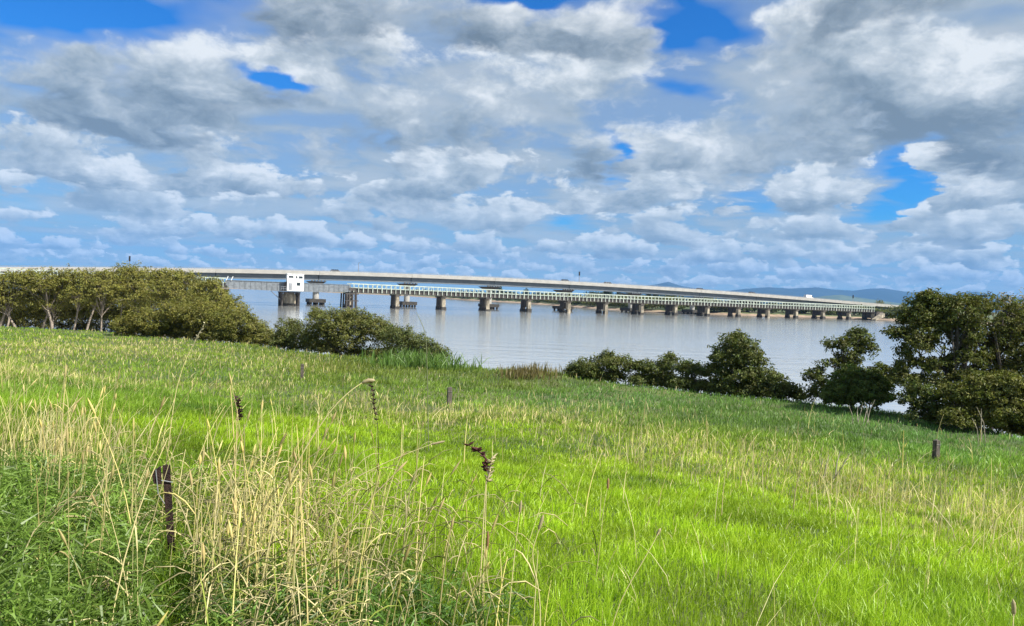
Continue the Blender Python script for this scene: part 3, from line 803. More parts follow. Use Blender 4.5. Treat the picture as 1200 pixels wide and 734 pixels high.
LT = (.185, .185, .036)     # left mangroves: yellower olive
def lob(rng, x0, x1, yt, yb, n, rx, ry):
    out = []
    for i in range(n):
        x = x0 + (x1 - x0) * (i + .5) / n + rng.uniform(-4, 4)
        out.append((x, yt + ry + rng.uniform(-2, 3), rx * rng.uniform(.85, 1.15), ry))
        out.append((x + rng.uniform(-8, 8), (yt + yb) / 2 + rng.uniform(-5, 5), rx, ry, -1.0))
    return out
r_ = random.Random(4)
T = []
gl_ = 'mangrove trees massed on the left bank'
build_tree('mangrove_tree', 'tall mangrove at the left edge with pale bare forked branches showing', 'mangrove', 72,
           [(12, 334, 22, 16), (-18, 340, 30, 20), (8, 352, 26, 14), (30, 328, 16, 11), (-30, 360, 30, 18), (10, 366, 20, 10, 3), (36, 366, 18, 10, 4)], [-10, 10, 26], .14, .9, LT, gl_, 1, trunk_r=.14, bark='bark')
build_tree('mangrove_tree', 'mangrove with visible pale trunks second from the left edge', 'mangrove', 73,
           [(50, 330, 22, 14), (68, 338, 20, 14), (45, 347, 22, 13), (76, 326, 14, 9), (60, 356, 16, 9), (50, 367, 22, 9, 4), (74, 368, 20, 9, 4), (62, 345, 24, 20, 3)], [42, 58, 68], .14, .9, LT, gl_, 2, trunk_r=.14, bark='bark')
build_tree('mangrove_tree', 'tall olive mangrove just left of the highest crown', 'mangrove', 74,
           [(98, 329, 22, 13), (118, 336, 22, 15), (95, 345, 22, 14), (112, 352, 18, 11), (126, 324, 14, 9), (96, 367, 22, 9, 4), (124, 368, 20, 9, 4), (110, 346, 26, 22, 3)], [84, 100, 118], .14, .9, LT, gl_, 3, trunk_r=.13, bark='bark')
build_tree('mangrove_tree', 'highest crowned mangrove under the thin mast', 'mangrove', 76,
           [(152, 322, 20, 11), (168, 330, 20, 14), (145, 338, 22, 14), (160, 350, 22, 14), (175, 345, 14, 14), (148, 318, 9, 6), (148, 366, 22, 11, 3), (165, 370, 20, 10, 2)], [140, 156, 170], .14, 1, LT, gl_, 4, trunk_r=.13, bark='bark')
build_tree('mangrove_tree', 'rounded mangrove crown in front of the bridge parapet', 'mangrove', 72,
           [(200, 326, 20, 11), (218, 331, 20, 13), (195, 342, 24, 14), (215, 350, 24, 13), (184, 324, 12, 9)], [190, 206, 222], .14, 1, LT, gl_, 5, trunk_r=.12, bark='bark')
build_tree('mangrove_tree', 'mangrove sloping down to the water on the right of the mass', 'mangrove', 66,
           [(240, 343, 20, 14), (258, 352, 20, 13), (236, 360, 22, 14), (272, 362, 15, 12), (250, 334, 11, 8)], [238, 252, 266], .13, 1.1, LT, gl_, 6, trunk_r=.10, bark='bark')
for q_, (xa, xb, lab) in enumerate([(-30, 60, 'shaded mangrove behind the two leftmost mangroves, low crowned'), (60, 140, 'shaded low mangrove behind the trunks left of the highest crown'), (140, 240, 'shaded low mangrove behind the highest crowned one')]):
    build_tree('mangrove_tree', lab, 'mangrove', 82, [(xa + (xb - xa) * (j + .5) / 4, 350 + 3 * (j % 2), 22, 12) for j in range(4)] + [(xa + (xb - xa) * (j + .5) / 5, 369, 18, 10) for j in range(5)] + [(xa + (xb - xa) * (j + .5) / 6, 378 + .045 * (xa + (xb - xa) * j / 6), 14, 7) for j in range(6)], [xa + 15, (xa + xb) / 2, xb - 15], .14, .8, (.12, .125, .028), gl_, 60 + q_, trunk_r=.09, bark='bark')  # darker leaf tone puts the shade under the front crowns into the colour
build_tree('mangrove_shrub', 'low dense yellowish mangrove bush in front of the tall mangroves', 'shrub', 60,
           [(178, 376, 30, 13), (208, 366, 24, 14), (238, 372, 28, 19), (212, 385, 30, 13), (150, 382, 22, 9), (256, 385, 22, 13)], [180, 205, 235], .12, 1.15, (.165, .165, .030), None, 7, skirt=9, trunk_r=.06)
build_tree('mangrove_shrub', 'low mangrove bush where the left mass meets the water', 'shrub', 57,
           [(284, 378, 22, 15), (302, 389, 18, 12), (278, 393, 22, 10), (262, 372, 12, 9), (312, 394, 12, 8)], [278, 296], .12, 1.2, (.155, .160, .030), None, 8, skirt=8, trunk_r=.05)
build_tree('mangrove_shrub', 'small ragged mangrove bush left of the rounded one by the water', 'shrub', 54,
           [(336, 387, 15, 11), (328, 398, 15, 9), (350, 395, 14, 10), (346, 382, 7, 6)], [332, 345], .11, 1.2, (.115, .135, .032), None, 9, skirt=7, trunk_r=.045)
build_tree('mangrove_shrub', 'rounded olive mangrove bush below the pile cap beside the cabin pier', 'shrub', 52,
           [(388, 378, 24, 15), (414, 374, 22, 12), (438, 384, 22, 14), (375, 394, 24, 12), (408, 396, 28, 12), (372, 368, 9, 7), (452, 394, 14, 10)], [380, 400, 425], .11, 1.2, (.13, .145, .032), None, 10, skirt=8, trunk_r=.05)
build_tree('mangrove_shrub', 'mangrove bush with reeds in front tapering down to open water', 'shrub', 47,
           [(466, 392, 18, 11), (486, 400, 18, 11), (505, 408, 15, 9), (470, 406, 24, 11), (518, 414, 9, 6), (497, 416, 20, 8)], [466, 486, 506], .10, 1.2, (.10, .125, .03), None, 11, skirt=8, trunk_r=.045)
DT = (.095, .120, .026)
build_tree('mangrove_shrub', 'low dark mangrove shrub at the left end of the middle waterside thicket', 'shrub', 38,
           [(684, 431, 16, 9), (704, 426, 16, 9), (722, 425, 18, 9), (700, 440, 22, 8), (672, 437, 10, 6), (712, 417, 9, 5)], [690, 712], .10, 1.1, DT, None, 12, skirt=7, trunk_r=.04, spray=.15)
build_tree('mangrove_shrub', 'low dark flat topped mangrove shrub in the middle of the thicket', 'shrub', 37.5,
           [(748, 430, 18, 9), (768, 432, 16, 9), (786, 427, 16, 9), (760, 443, 24, 8), (783, 446, 20, 8), (787, 420, 8, 5)], [750, 775], .10, 1.1, DT, None, 13, skirt=7, trunk_r=.04, spray=.15)
build_tree('mangrove_shrub', 'low dark mangrove shrub left of the taller pointed one', 'shrub', 36.5,
           [(806, 432, 14, 9), (822, 436, 15, 10), (800, 449, 20, 8), (824, 452, 20, 8)], [805, 825], .10, 1.1, DT, None, 14, skirt=7, trunk_r=.04, spray=.15)
build_tree('mangrove_tree', 'taller dark mangrove with a pointed top rising from the thicket', 'mangrove', 35.5,
           [(864, 404, 18, 11), (850, 416, 20, 14), (878, 420, 20, 16), (862, 438, 26, 14), (892, 442, 20, 12), (866, 396, 9, 7), (850, 455, 22, 10), (882, 457, 24, 9), (838, 432, 12, 10)],
           [855, 870, 885], .10, 1.15, DT, None, 15, skirt=8, trunk_r=.05, spray=.15)
build_tree('mangrove_shrub', 'loose dark mangrove shrub with sky and water showing through at its right side', 'shrub', 34.5,
           [(908, 446, 14, 10), (924, 456, 13, 9), (905, 459, 16, 8), (934, 464, 9, 6)], [908, 922], .10, 1.0, DT, None, 16, skirt=7, trunk_r=.04, spray=.15)
build_tree('mangrove_tree', 'open branched dark mangrove with water showing between its lobes', 'mangrove', 33,
           [(1000, 397, 18, 11), (984, 406, 16, 11), (1014, 409, 14, 11), (975, 424, 15, 11), (996, 422, 15, 10), (956, 440, 15, 10), (1022, 432, 16, 10), (1040, 440, 13, 10), (960, 456, 12, 9), (1040, 458, 12, 10), (1006, 390, 8, 6), (990, 436, 18, 9), (1030, 448, 16, 10), (950, 462, 14, 8), (968, 446, 12, 8)],
           [985, 1000], .095, .95, (.095, .118, .024), None, 17, trunk_r=.055, spray=.14, gap=.43)
build_tree('broom_bush', 'dense dark green upright bush in front of the open branched mangrove', 'bush', 31,
           [(1003, 446, 26, 15), (1022, 454, 20, 15), (988, 458, 20, 14), (1008, 462, 34, 13), (1030, 466, 16, 8), (980, 468, 14, 8)], [995, 1012, 1025], .085, 2.2, (.075, .115, .018), None, 18, trunk_r=.04, spray=.10)
RT = (.100, .120, .024)
build_tree('mangrove_tree', 'large dark spreading mangrove with ragged crown reaching above the hills', 'mangrove', 29,
           [(1090, 358, 26, 14), (1074, 372, 22, 14), (1098, 378, 28, 18), (1124, 366, 22, 16), (1060, 390, 16, 10), (1080, 400, 20, 12), (1106, 404, 24, 14), (1128, 392, 22, 16),
            (1056, 412, 14, 9), (1076, 424, 18, 9), (1100, 430, 20, 10), (1052, 434, 12, 9), (1130, 418, 20, 12), (1088, 348, 12, 7), (1045, 388, 8, 5), (1064, 446, 16, 8), (1096, 446, 20, 9), (1128, 440, 22, 10), (1046, 420, 9, 7), (1112, 420, 18, 10)],
           [1118, 1132], .09, 1.1, RT, None, 19, trunk_r=.085, spray=.14, gap=.41)
build_tree('mangrove_tree', 'dark broad mangrove crown against the right frame edge beside the ragged one', 'mangrove', 29.5,
           [(1150, 360, 24, 14), (1176, 366, 24, 14), (1158, 380, 24, 16), (1188, 386, 24, 16), (1150, 400, 22, 13), (1180, 408, 24, 13), (1212, 378, 24, 20), (1216, 410, 24, 18), (1160, 424, 18, 9), (1190, 428, 18, 9), (1137, 352, 12, 7), (1150, 438, 20, 10), (1184, 440, 24, 10), (1140, 416, 18, 10)],
           [1150, 1172, 1200], .09, .95, (.105, .120, .024), None, 20, trunk_r=.085, spray=.14, gap=.38)
build_tree('mangrove_shrub', 'loose mangrove shrub under the left limbs of the large ragged mangrove', 'shrub', 28,
           [(1074, 458, 15, 10), (1092, 466, 16, 10), (1064, 470, 12, 8), (1086, 478, 18, 7), (1108, 456, 12, 9)], [1075, 1092], .09, 1.0, (.095, .125, .026), None, 21, skirt=8, trunk_r=.04, spray=.14, gap=.38)
build_tree('mangrove_shrub', 'dense olive mangrove shrub in the right corner in front of the large mangroves', 'shrub', 27,
           [(1124, 462, 22, 14), (1150, 456, 24, 15), (1180, 454, 24, 16), (1140, 480, 28, 13), (1174, 480, 30, 14), (1206, 470, 24, 22), (1196, 490, 24, 12), (1118, 484, 16, 8)],
           [1130, 1160, 1190], .09, 1.35, (.125, .14, .026), None, 22, skirt=10, trunk_r=.05, spray=.14)

# ---- far bank shrubs and trees: a few models copied
def far_model(w, h, nleaf, lsz, tone, seed, trunk=True):
    rng = np.random.default_rng(seed)
    Vs, Qs, Cs = [], [], []; off = 0
    for _ in range(6):
        c = np.array([rng.uniform(-.32, .32) * w, rng.uniform(-.3, .3) * w, h * rng.uniform(.45, .68)]); r = np.array([w * .32, w * .32, h * .36])
        P, d = lobe_points(c, r, nleaf // 6, rng, bottom_cut=-1)
        P[:, 2] = np.maximum(P[:, 2], .1)
        col = np.array(tone)[None] * rng.uniform(.6, 1.4, len(P))[:, None]
        V, Q, C = leaves(P, d + np.array([0, 0, .4]), np.full(len(P), lsz), col, .7, rng)
        Vs.append(V); Qs.append(Q + off); Cs.append(C); off += len(V)
    cm = mesh_arrays('crown', np.concatenate(Vs), [np.concatenate(Qs)], np.concatenate(Cs)); cm.materials.append(M['farleaf'])
    t = MB()
    for _ in range(3): t.tube([(rng.uniform(-.15, .15) * w, 0, -.3), (rng.uniform(-.2, .2) * w, 0, h * .6)], [.04 * h, .02 * h], 5)
    tm = t.mesh('trunk'); tm.materials.append(M['bark'])
    return cm, tm
FMOD = [far_model(5, 2.6, 700, .42, (.085, .105, .03), 31), far_model(7, 3.2, 900, .45, (.11, .12, .035), 32), far_model(4, 2.2, 500, .4, (.065, .085, .03), 33)]
TMOD = [far_model(9, 8, 900, .9, (.035, .055, .028), 41), far_model(14, 9, 1100, 1.0, (.045, .062, .03), 42), far_model(6, 11, 700, .85, (.03, .05, .025), 43)]
def put_far(models, x, y, z, sc_, name, label, cat, group, k=None):
    cm, tm = models[k if k is not None else random.randrange(len(models))]
    e = empty(name, (x, y, z), random.uniform(0, 6.28), label=label, category=cat, group=group); e.scale = (sc_, sc_, sc_ * random.uniform(.85, 1.15))
    link('crown', cm, None, e); link('trunk', tm, None, e)
    return e
for i_ in range(70):
    k_ = random.randrange(3, 42); p = FD[min(k_, len(FD) - 1)] + FN[min(k_, len(FN) - 1)] * random.uniform(14, 45) + np.array([random.uniform(-6, 6), 0])
    if np.linalg.norm(p) < 700:
        put_far(FMOD, p[0], p[1], 1.4, random.uniform(1.5, 2.2), 'mangrove_tree', 'taller dark green mangrove in the thicket on the far bank', 'mangrove', 'taller mangroves on the far bank')
acc = 0; last = None
for i in range(3, len(FD)):
    if last is not None:
        step = np.linalg.norm(FD[i] - last)
    last = FD[i]
    dist = np.linalg.norm(FD[i])
    if dist > 720: break
    for q_ in range(3):
        if random.random() < .25: continue
        o = random.uniform(6.5, 18); p = FD[i] + FN[i] * o + np.array([random.uniform(-4, 4), random.uniform(-2, 2)])
        put_far(FMOD, p[0], p[1], 1.2, random.uniform(1.1, 1.75), 'mangrove_shrub', 'small green mangrove shrub on the muddy far bank behind the old bridge', 'shrub', 'mangrove shrubs along the far bank')
def clump(px0, px1, D0, D1, n, sc0, sc1, models, label, cat, group, name):
    for i in range(n):
        px = px0 + (px1 - px0) * (i + random.uniform(.1, .9)) / n; D = random.uniform(D0, D1)
        x = (px - 600) / F_PX * D
        put_far(models, x, D, 1.5, random.uniform(sc0, sc1), name, label, cat, group)
clump(575, 690, 620, 800, 14, .7, 1.15, TMOD, 'dark tree beyond the far bank seen between the two bridges', 'tree', 'dark trees beyond the far bank', 'riverside_tree')
clump(690, 800, 520, 700, 16, .7, 1.2, TMOD, 'dark green tree behind the middle of the bridges', 'tree', 'dark trees behind the middle of the bridges', 'riverside_tree')
clump(800, 1000, 480, 700, 18, .5, .9, TMOD, 'low tree behind the right part of the bridges', 'tree', 'low trees behind the right part of the bridges', 'riverside_tree')
clump(300, 420, 1500, 1900, 8, 1.1, 1.7, TMOD, 'distant tree on the far shore under the new bridge at the left', 'tree', 'distant trees on the far shore at the left', 'riverside_tree')
clump(500, 560, 1300, 1600, 5, .7, 1.1, TMOD, 'tiny distant tree left of the dark riverside trees', 'tree', 'tiny distant trees near the middle', 'riverside_tree')
GM = [far_model(7, 4.2, 900, .5, (.16, .18, .035), 51)]
for i, (px, D, s_, lb) in enumerate([(1037, 345, 1.0, 'bright green rounded shrub on the right bank by the bridge end'), (1046, 352, 1.15, 'bright green shrub between the bridge end and the big mangrove'), (1058, 350, 1.2, 'yellow green shrub half hidden behind the large mangrove')]):
    put_far(GM, (px - 600) / F_PX * D, D, 1.2, s_, 'bank_shrub', lb, 'shrub', 'bright shrubs by the bridge end', 0)
YM = [far_model(16, 13, 1200, 1.1, (.20, .20, .07), 52)]
for px, D, s_, lb in [(1030, 700, .8, 'pale yellow green tree beyond the right end of the new bridge'), (1042, 690, .7, 'lower pale tree beside the yellow green tree past the bridge end'), (1014, 720, .6, 'small pale tree left of the yellow green one past the bridge end')]:
    put_far(YM, (px - 600) / F_PX * D, D, 1.8, s_, 'pale_tree', lb, 'tree', 'pale trees past the bridge end', 0)
PM = [far_model(6, 8, 1000, .5, (.20, .17, .07), 53)]
put_far(PM, (1188 - 600) / F_PX * 95, 95, 0.5, 1.0, 'autumn_tree', 'brownish pale tree top rising behind the right edge mangrove', 'tree', None, 0).pop('group', None) if False else None
e_ = put_far(PM, (1186 - 600) / F_PX * 210, 210, 0.8, 1.25, 'autumn_tree', 'brownish tree top showing above the mangrove at the right edge', 'tree', 'x', 0); del e_['group']
# low distant shore band at the far left of the water
def far_wood():
    rng = np.random.default_rng(5); n = 9000
    px = rng.uniform(-100, 640, n); D = rng.uniform(1900, 2400, n)
    X = (px - 600) / F_PX * D; h = 4 + 9 * fbm(X / 60, D / 200, 4, 2) ** 2 * 2
    Z = 1.5 + rng.random(n) * h
    P = np.column_stack([X, D, Z])
    col = np.array([(.05, .07, .035)]) * rng.uniform(.6, 1.3, n)[:, None]
    V, Q, C = leaves(P, np.tile([0, -.4, .6], (n, 1)), np.full(n, 5.0), col, .7, rng)
    link('distant_woods', mesh_arrays('distant_woods', V, [Q], C), M['farleaf'], kind='stuff', label='thin dark line of distant woods on the horizon', category='woods')
far_wood()

# ------------------------------------------------------------------ grass
def gauss(px, py, items):
    t = np.zeros_like(px)
    for cx, cy, rx, ry, w in items: t += w * np.exp(-((px - cx) / rx) ** 2 - ((py - cy) / ry) ** 2)
    return t
LIME = np.array([.27, .43, .020]); MIDG = np.array([.175, .31, .04]); BLUEG = np.array([.12, .28, .07])
STRAW = np.array([.66, .58, .30]); OLIVE = np.array([.15, .185, .035]); DEEP = np.array([.05, .125, .018]); YEL = np.array([.36, .43, .07])
def zones(X, Y, Z):
    px, py = project(np.column_stack([X, Y, Z]))
    n1 = fbm(X / 3.0 + 9, Y / 3.0, 4, 21) - .5; n2 = fbm(X / .9, Y / .9, 3, 23) - .5
    qx = px + n1 * 160; qy = py + n1 * 26 + n2 * 16
    straw = gauss(qx, qy, [(110, 410, 150, 16, .55), (20, 440, 120, 14, .3), (330, 425, 90, 12, .25), (560, 487, 170, 10, .5), (420, 470, 90, 10, .4), (230, 450, 130, 9, .3),
                           (50, 530, 90, 30, .55), (330, 650, 130, 90, .10)])
    line = np.exp(-((qy - (528 + .17 * (qx - 760))) / 26) ** 2) * sst(qx, 560, 760)
    straw = straw + .34 * line + .16 * np.exp(-((qy - (560 + .17 * (qx - 760))) / 45) ** 2) * sst(qx, 900, 1150)
    olive = gauss(qx, qy, [(430, 432, 120, 16, .9), (620, 445, 120, 14, .7), (330, 410, 80, 10, .4), (900, 505, 180, 20, .4), (820, 480, 120, 14, .3)])
    blueg = gauss(qx, qy, [(980, 490, 260, 24, 1.0), (700, 470, 140, 20, .8), (1120, 520, 120, 22, .7), (560, 440, 60, 12, .3)])
    deep = gauss(qx, qy, [(60, 670, 150, 110, 1.1), (430, 690, 60, 60, .5), (20, 580, 70, 40, .4), (620, 520, 90, 12, .5), (500, 530, 60, 10, .4), (880, 610, 80, 12, .25), (220, 480, 120, 12, .4)])
    lime = sst(qy, 452 + .13 * np.clip(qx - 560, 0, 900), 500 + .15 * np.clip(qx - 560, 0, 900))
    lime = np.maximum(lime, .45 * sst(qy, 470, 400) * sst(qx, 420, 150))
    return px, py, straw, olive, blueg, deep, lime, n1, n2
def mixc(a, b, t): return a * (1 - t)[:, None] + b * t[:, None]

def sample_ground(n, d0, d1, power, spread=.80):
    # distance with density falling as 1/d^power, direction uniform across the field of view
    u = RNG.random(n)
    if abs(power - 1) < 1e-3: D = d0 * (d1 / d0) ** u
    else:
        p = 1 - power; D = (d0 ** p + u * (d1 ** p - d0 ** p)) ** (1 / p)
    T = RNG.uniform(-spread, spread, n)
    X = D * T; Y = D
    s, t = st(X, Y)
    ok = s < s_edge(t) + 1.5
    return X[ok], Y[ok]

def blades(X, Y, h, w, col, tipcol, segs=2, lean=.45, z0=None, rng=RNG, bend=None):
    n = len(X); Z = gz(X, Y) - .02 if z0 is None else z0
    a = rng.uniform(0, 2 * math.pi, n); ld = np.column_stack([np.cos(a), np.sin(a)])
    amt = np.abs(rng.normal(0, lean, n)) if bend is None else bend
    ld[:, 0] += .25; 
    f = rng.uniform(0, math.pi, n); wd = np.column_stack([np.cos(f), np.sin(f) * .6])
    V = np.empty((n, 2 * segs + 1, 3)); C = np.empty((n, 2 * segs + 1, 3))
    for k in range(segs + 1):
        u = k / segs
        cx = X + ld[:, 0] * amt * h * u ** 1.8; cy = Y + ld[:, 1] * amt * h * u ** 1.8
        cz = Z + h * u * (1 - .25 * np.clip(amt, 0, 1) * u)
        cc = col * (1 - u) + tipcol * u if k else col * .8
        if k < segs:
            ww = w * (1 - .45 * u) * .5
            V[:, 2 * k] = np.column_stack([cx - wd[:, 0] * ww, cy - wd[:, 1] * ww, cz])
            V[:, 2 * k + 1] = np.column_stack([cx + wd[:, 0] * ww, cy + wd[:, 1] * ww, cz])
            C[:, 2 * k] = cc; C[:, 2 * k + 1] = cc
        else:
            V[:, 2 * k] = np.column_stack([cx, cy, cz]); C[:, 2 * k] = cc
    m = 2 * segs + 1; b = np.arange(n)[:, None] * m
    quads = np.concatenate([b + np.array([[2 * k, 2 * k + 1, 2 * k + 3, 2 * k + 2]]) for k in range(segs - 1)]) if segs > 1 else np.zeros((0, 4), int)
    tris = b + np.array([[2 * segs - 2, 2 * segs - 1, 2 * segs]])
    return V.reshape(-1, 3), quads, tris, C.reshape(-1, 3)
def emit(name, chunks, material, **props):
    Vs, Qs, Ts, Cs = [], [], [], []; off = 0
    for V, q, t, c in chunks:
        Vs.append(V); Cs.append(c)
        if len(q): Qs.append(q + off)
        Ts.append(t + off); off += len(V)
    me = mesh_arrays(name, np.concatenate(Vs), [np.concatenate(Qs) if Qs else np.zeros((0, 4), int), np.concatenate(Ts)], np.concatenate(Cs))
    return link(name, me, material, kind='stuff', **props)

def turf(n, d0, d1, power, wpx, segs, hmul=1.0):
    X, Y = sample_ground(n, d0, d1, power); Z = gz(X, Y)
    px, py, straw, olive, blueg, deep, lime, n1, n2 = zones(X, Y, Z)
    n = len(X); D = Y
    clump_ = fbm(X / .45, Y / .45, 3, 40); patch = fbm(X / 2.2, Y / 2.2, 3, 44)
    col = mixc(np.tile(MIDG, (n, 1)), np.tile(LIME, (n, 1)), lime)
    col = mixc(col, np.tile(BLUEG, (n, 1)), np.clip(blueg * (1 - lime * .8), 0, 1))
    col = mixc(col, np.tile(OLIVE, (n, 1)), np.clip(olive, 0, .9))
    col = mixc(col, np.tile(YEL, (n, 1)), np.clip(straw * .9, 0, .7))
    col = mixc(col, np.tile(DEEP, (n, 1)), np.clip(deep + .35 * sst(patch, .52, .72), 0, .8))
    isst = RNG.random(n) < np.clip(straw * .30, .004, .3)
    col[isst] = STRAW * RNG.uniform(.6, 1.2, (isst.sum(), 1))
    col *= RNG.uniform(.72, 1.28, n)[:, None] * (.45 + 1.1 * clump_)[:, None]
    h = (.11 * lime + .16 * (1 - lime)) * RNG.uniform(.5, 1.35, n) * (.55 + .9 * clump_) * hmul
    h = h * (1 + 1.0 * np.clip(olive, 0, 1) + .5 * np.clip(deep * (py > 560), 0, 1) + .35 * np.clip(straw, 0, 1))
    h[isst] *= 1.35
    w = np.maximum(.0045, wpx * D / F_PX) * RNG.uniform(.6, 1.3, n)
    tip = col * 1.15
    tip[:, 0] *= 1.12
    return blades(X, Y, h, w, col, tip, segs, lean=.5)
ch = [turf(150000, 2.3, 9, 1.0, 1.25, 3), turf(160000, 8, 22, 1.0, 1.15, 2), turf(190000, 20, 95, 1.0, 1.0, 2, .95)]
emit('grass', ch, M['grass'], label='lush lime green and paler long grass covering the whole riverbank', category='grass')

# long coarse dry grass patches (leaves and thin stalks)
def strawfield(n, d0, d1, power, wpx):
    X, Y = sample_ground(n, d0, d1, power); Z = gz(X, Y)
    px, py, straw, olive, blueg, deep, lime, n1, n2 = zones(X, Y, Z)
    dens = np.clip(straw, 0, 1) ** 1.2 * (fbm(X / .7, Y / .7, 2, 71) * 1.5) + .006 + .03 * blueg
    keep = RNG.random(len(X)) < dens
    X, Y = X[keep], Y[keep]; n = len(X)
    h = RNG.uniform(.25, .62, n) * np.where(Y > 20, .62, 1.0) * (1 + .35 * (RNG.random(n) < .1))
    w = np.maximum(.004, wpx * Y / F_PX) * RNG.uniform(.6, 1.2, n)
    c = STRAW[None] * RNG.uniform(.65, 1.35, n)[:, None]; c[:, 2] *= RNG.uniform(.7, 1.15, n)
    return blades(X, Y, h, w, c * .85, c * 1.1, 3, lean=.42)
ch = [strawfield(30000, 2.6, 12, 1.0, 1.0), strawfield(70000, 12, 90, 1.0, .7)]
emit('dry_grass', ch, M['straw'], label='pale dry straw coloured grass standing in patches among the green', category='dry grass')

# tall dry stalks of the foreground -------------------------------------------------
class Stalks:
    def __init__(s): s.V = []; s.Q = []; s.C = []; s.off = 0
    def add(s, pts, rad, col, n=4):
        pts = np.array(pts); k = len(pts); rad = np.broadcast_to(rad, (k,))
        d = np.gradient(pts, axis=0); d /= np.linalg.norm(d, axis=1)[:, None] + 1e-9
        a = np.cross(d, np.array([.2, 1.0, .1])); a /= np.linalg.norm(a, axis=1)[:, None] + 1e-9; b = np.cross(d, a)
        ring = np.arange(n) * 2 * math.pi / n
        V = pts[:, None] + rad[:, None, None] * (np.cos(ring)[None, :, None] * a[:, None] + np.sin(ring)[None, :, None] * b[:, None])
        i, j = np.meshgrid(np.arange(k - 1), np.arange(n), indexing='ij')
        q = np.stack([i * n + j, i * n + (j + 1) % n, (i + 1) * n + (j + 1) % n, (i + 1) * n + j], -1).reshape(-1, 4)
        s.V.append(V.reshape(-1, 3)); s.Q.append(q + s.off); s.off += k * n
        cc = np.broadcast_to(np.asarray(col, float), (k, 3)); s.C.append(np.repeat(cc, n, 0))
    def obj(s, name, parent=None, mat_=None, **p):
        o0 = np.array(parent.location) if parent is not None else np.zeros(3)
        me = mesh_arrays(name, np.concatenate(s.V) - o0, [np.concatenate(s.Q)], np.concatenate(s.C), smooth=True)
        return link(name, me, mat_ or M['straw'], parent, **p)
def stem_pts(base, h, lx, ly, k=7, curve=1.8):
    u = np.linspace(0, 1, k)
    return np.column_stack([base[0] + lx * u ** curve, base[1] + ly * u ** curve, base[2] + h * u * (1 - .12 * u)])
S1 = Stalks(); rng = np.random.default_rng(77)
def stalkfield(n, cx, cy, sx, sy, h0, h1, head=.5):
    for _ in range(n):
        px = rng.normal(cx, sx)
        D = max(2.5, rng.normal(cy, sy)); x = (px - 600) / F_PX * D
        if D < 4.6 and 172 < px < 226: continue
        z = float(gz(x, D)); h = rng.uniform(h0, h1)
        lx = rng.normal(.09, .13) * h; ly = rng.normal(0, .12) * h
        P = stem_pts((x, D, z), h, lx, ly)
        c = STRAW * rng.uniform(.6, 1.35) * np.array([1, rng.uniform(.94, 1.06), rng.uniform(.7, 1.05)])
        r0 = rng.uniform(.0020, .0052) * (D / 3.6) ** .5
        S1.add(P, np.linspace(r0, r0 * .45, 7), c)
        if rng.random() < head:
            L = rng.uniform(.05, .10); d = P[-1] - P[-2]; d /= np.linalg.norm(d)
            q = P[-1][None] + d[None] * np.linspace(0, L, 5)[:, None]
            S1.add(q, np.array([.002, .006, .0075, .005, .001]) * rng.uniform(.7, 1.1), c * np.array([.98, .93, .85]), 5)
        if rng.random() < .28:      # a dead leaf hanging off the stem
            k = rng.integers(1, 5); b = P[k]; a = rng.uniform(0, 6.28); L = rng.uniform(.08, .24)
            u = np.linspace(0, 1, 5)
            q = np.column_stack([b[0] + math.cos(a) * L * u, b[1] + math.sin(a) * L * u, b[2] + L * (1.5 * u - 1.1 * u * u)])
            S1.add(q, np.array([.003, .0045, .004, .003, .0008]), c * 1.05, 3)
stalkfield(125, 235, 3.9, 62, .5, .45, 1.25)
stalkfield(40, 90, 4.6, 40, .5, .5, .95)
stalkfield(75, 350, 3.6, 65, .45, .35, 1.0)
stalkfield(50, 40, 6.0, 50, .6, .5, .9)
stalkfield(20, 580, 3.4, 60, .3, .3, .65)
stalkfield(26, 400, 4.8, 90, 1.0, .4, .8)
stalkfield(24, 250, 8, 200, 2, .5, .8)
stalkfield(12, 720, 14, 160, 4, .5, .9, .2)
stalkfield(22, 930, 16, 130, 4, .5, 1.0, .2)
stalkfield(14, 1090, 15, 80, 4, .6, 1.2, .2)
S1.obj('dry_stalks', label='crowd of tall dry straw stalks with small seed heads in the left foreground', category='dry stalks', kind='stuff')
# matted dead leaves low in the foreground
S2 = Stalks()
for _ in range(1900):
    D = rng.uniform(2.7, 6.0); px = rng.normal(290, 120) if rng.random() < .85 else rng.uniform(0, 700)
    if 180 < px < 224 and D < 4.4: continue
    x = (px - 600) / F_PX * D; z = float(gz(x, D)) + rng.uniform(.03, .38); a = rng.uniform(0, 6.28); L = rng.uniform(.08, .30)
    u = np.linspace(0, 1, 4); up_ = rng.uniform(.2, 1.6)
    q = np.column_stack([x + math.cos(a) * L * u, D + math.sin(a) * L * u, z + L * (up_ * u - .8 * u * u)])
    c = (STRAW if rng.random() < .6 else YEL * .8) * rng.uniform(.3, 1.2)
    S2.add(q, np.array([.0025, .0035, .003, .0008]), c, 3)
def weeds(n, cx, sx, d0, d1, zmax, tone):
    k = n // 14
    D = RNG.uniform(d0, d1, k); px = RNG.normal(cx, sx, k); px[(px > 183) & (px < 226) & (D < 4.4)] -= 50; X = (px - 600) / F_PX * D
    X = np.repeat(X, 14) + RNG.normal(0, .045, k * 14); Y = np.repeat(D, 14) + RNG.normal(0, .045, k * 14)
    Z = gz(X, Y) + np.repeat(RNG.uniform(.05, zmax, k), 14) + RNG.normal(0, .04, k * 14)
    P = np.column_stack([X, Y, Z]); nn = np.tile([0, -.6, .6], (len(P), 1)) + RNG.normal(0, .7, (len(P), 3))
    col = np.array(tone)[None] * np.repeat(RNG.uniform(.5, 1.5, k), 14)[:, None] * RNG.uniform(.8, 1.25, (len(P), 1))
    return leaves(P, nn, np.full(len(P), .12), col, .065, RNG, .35)
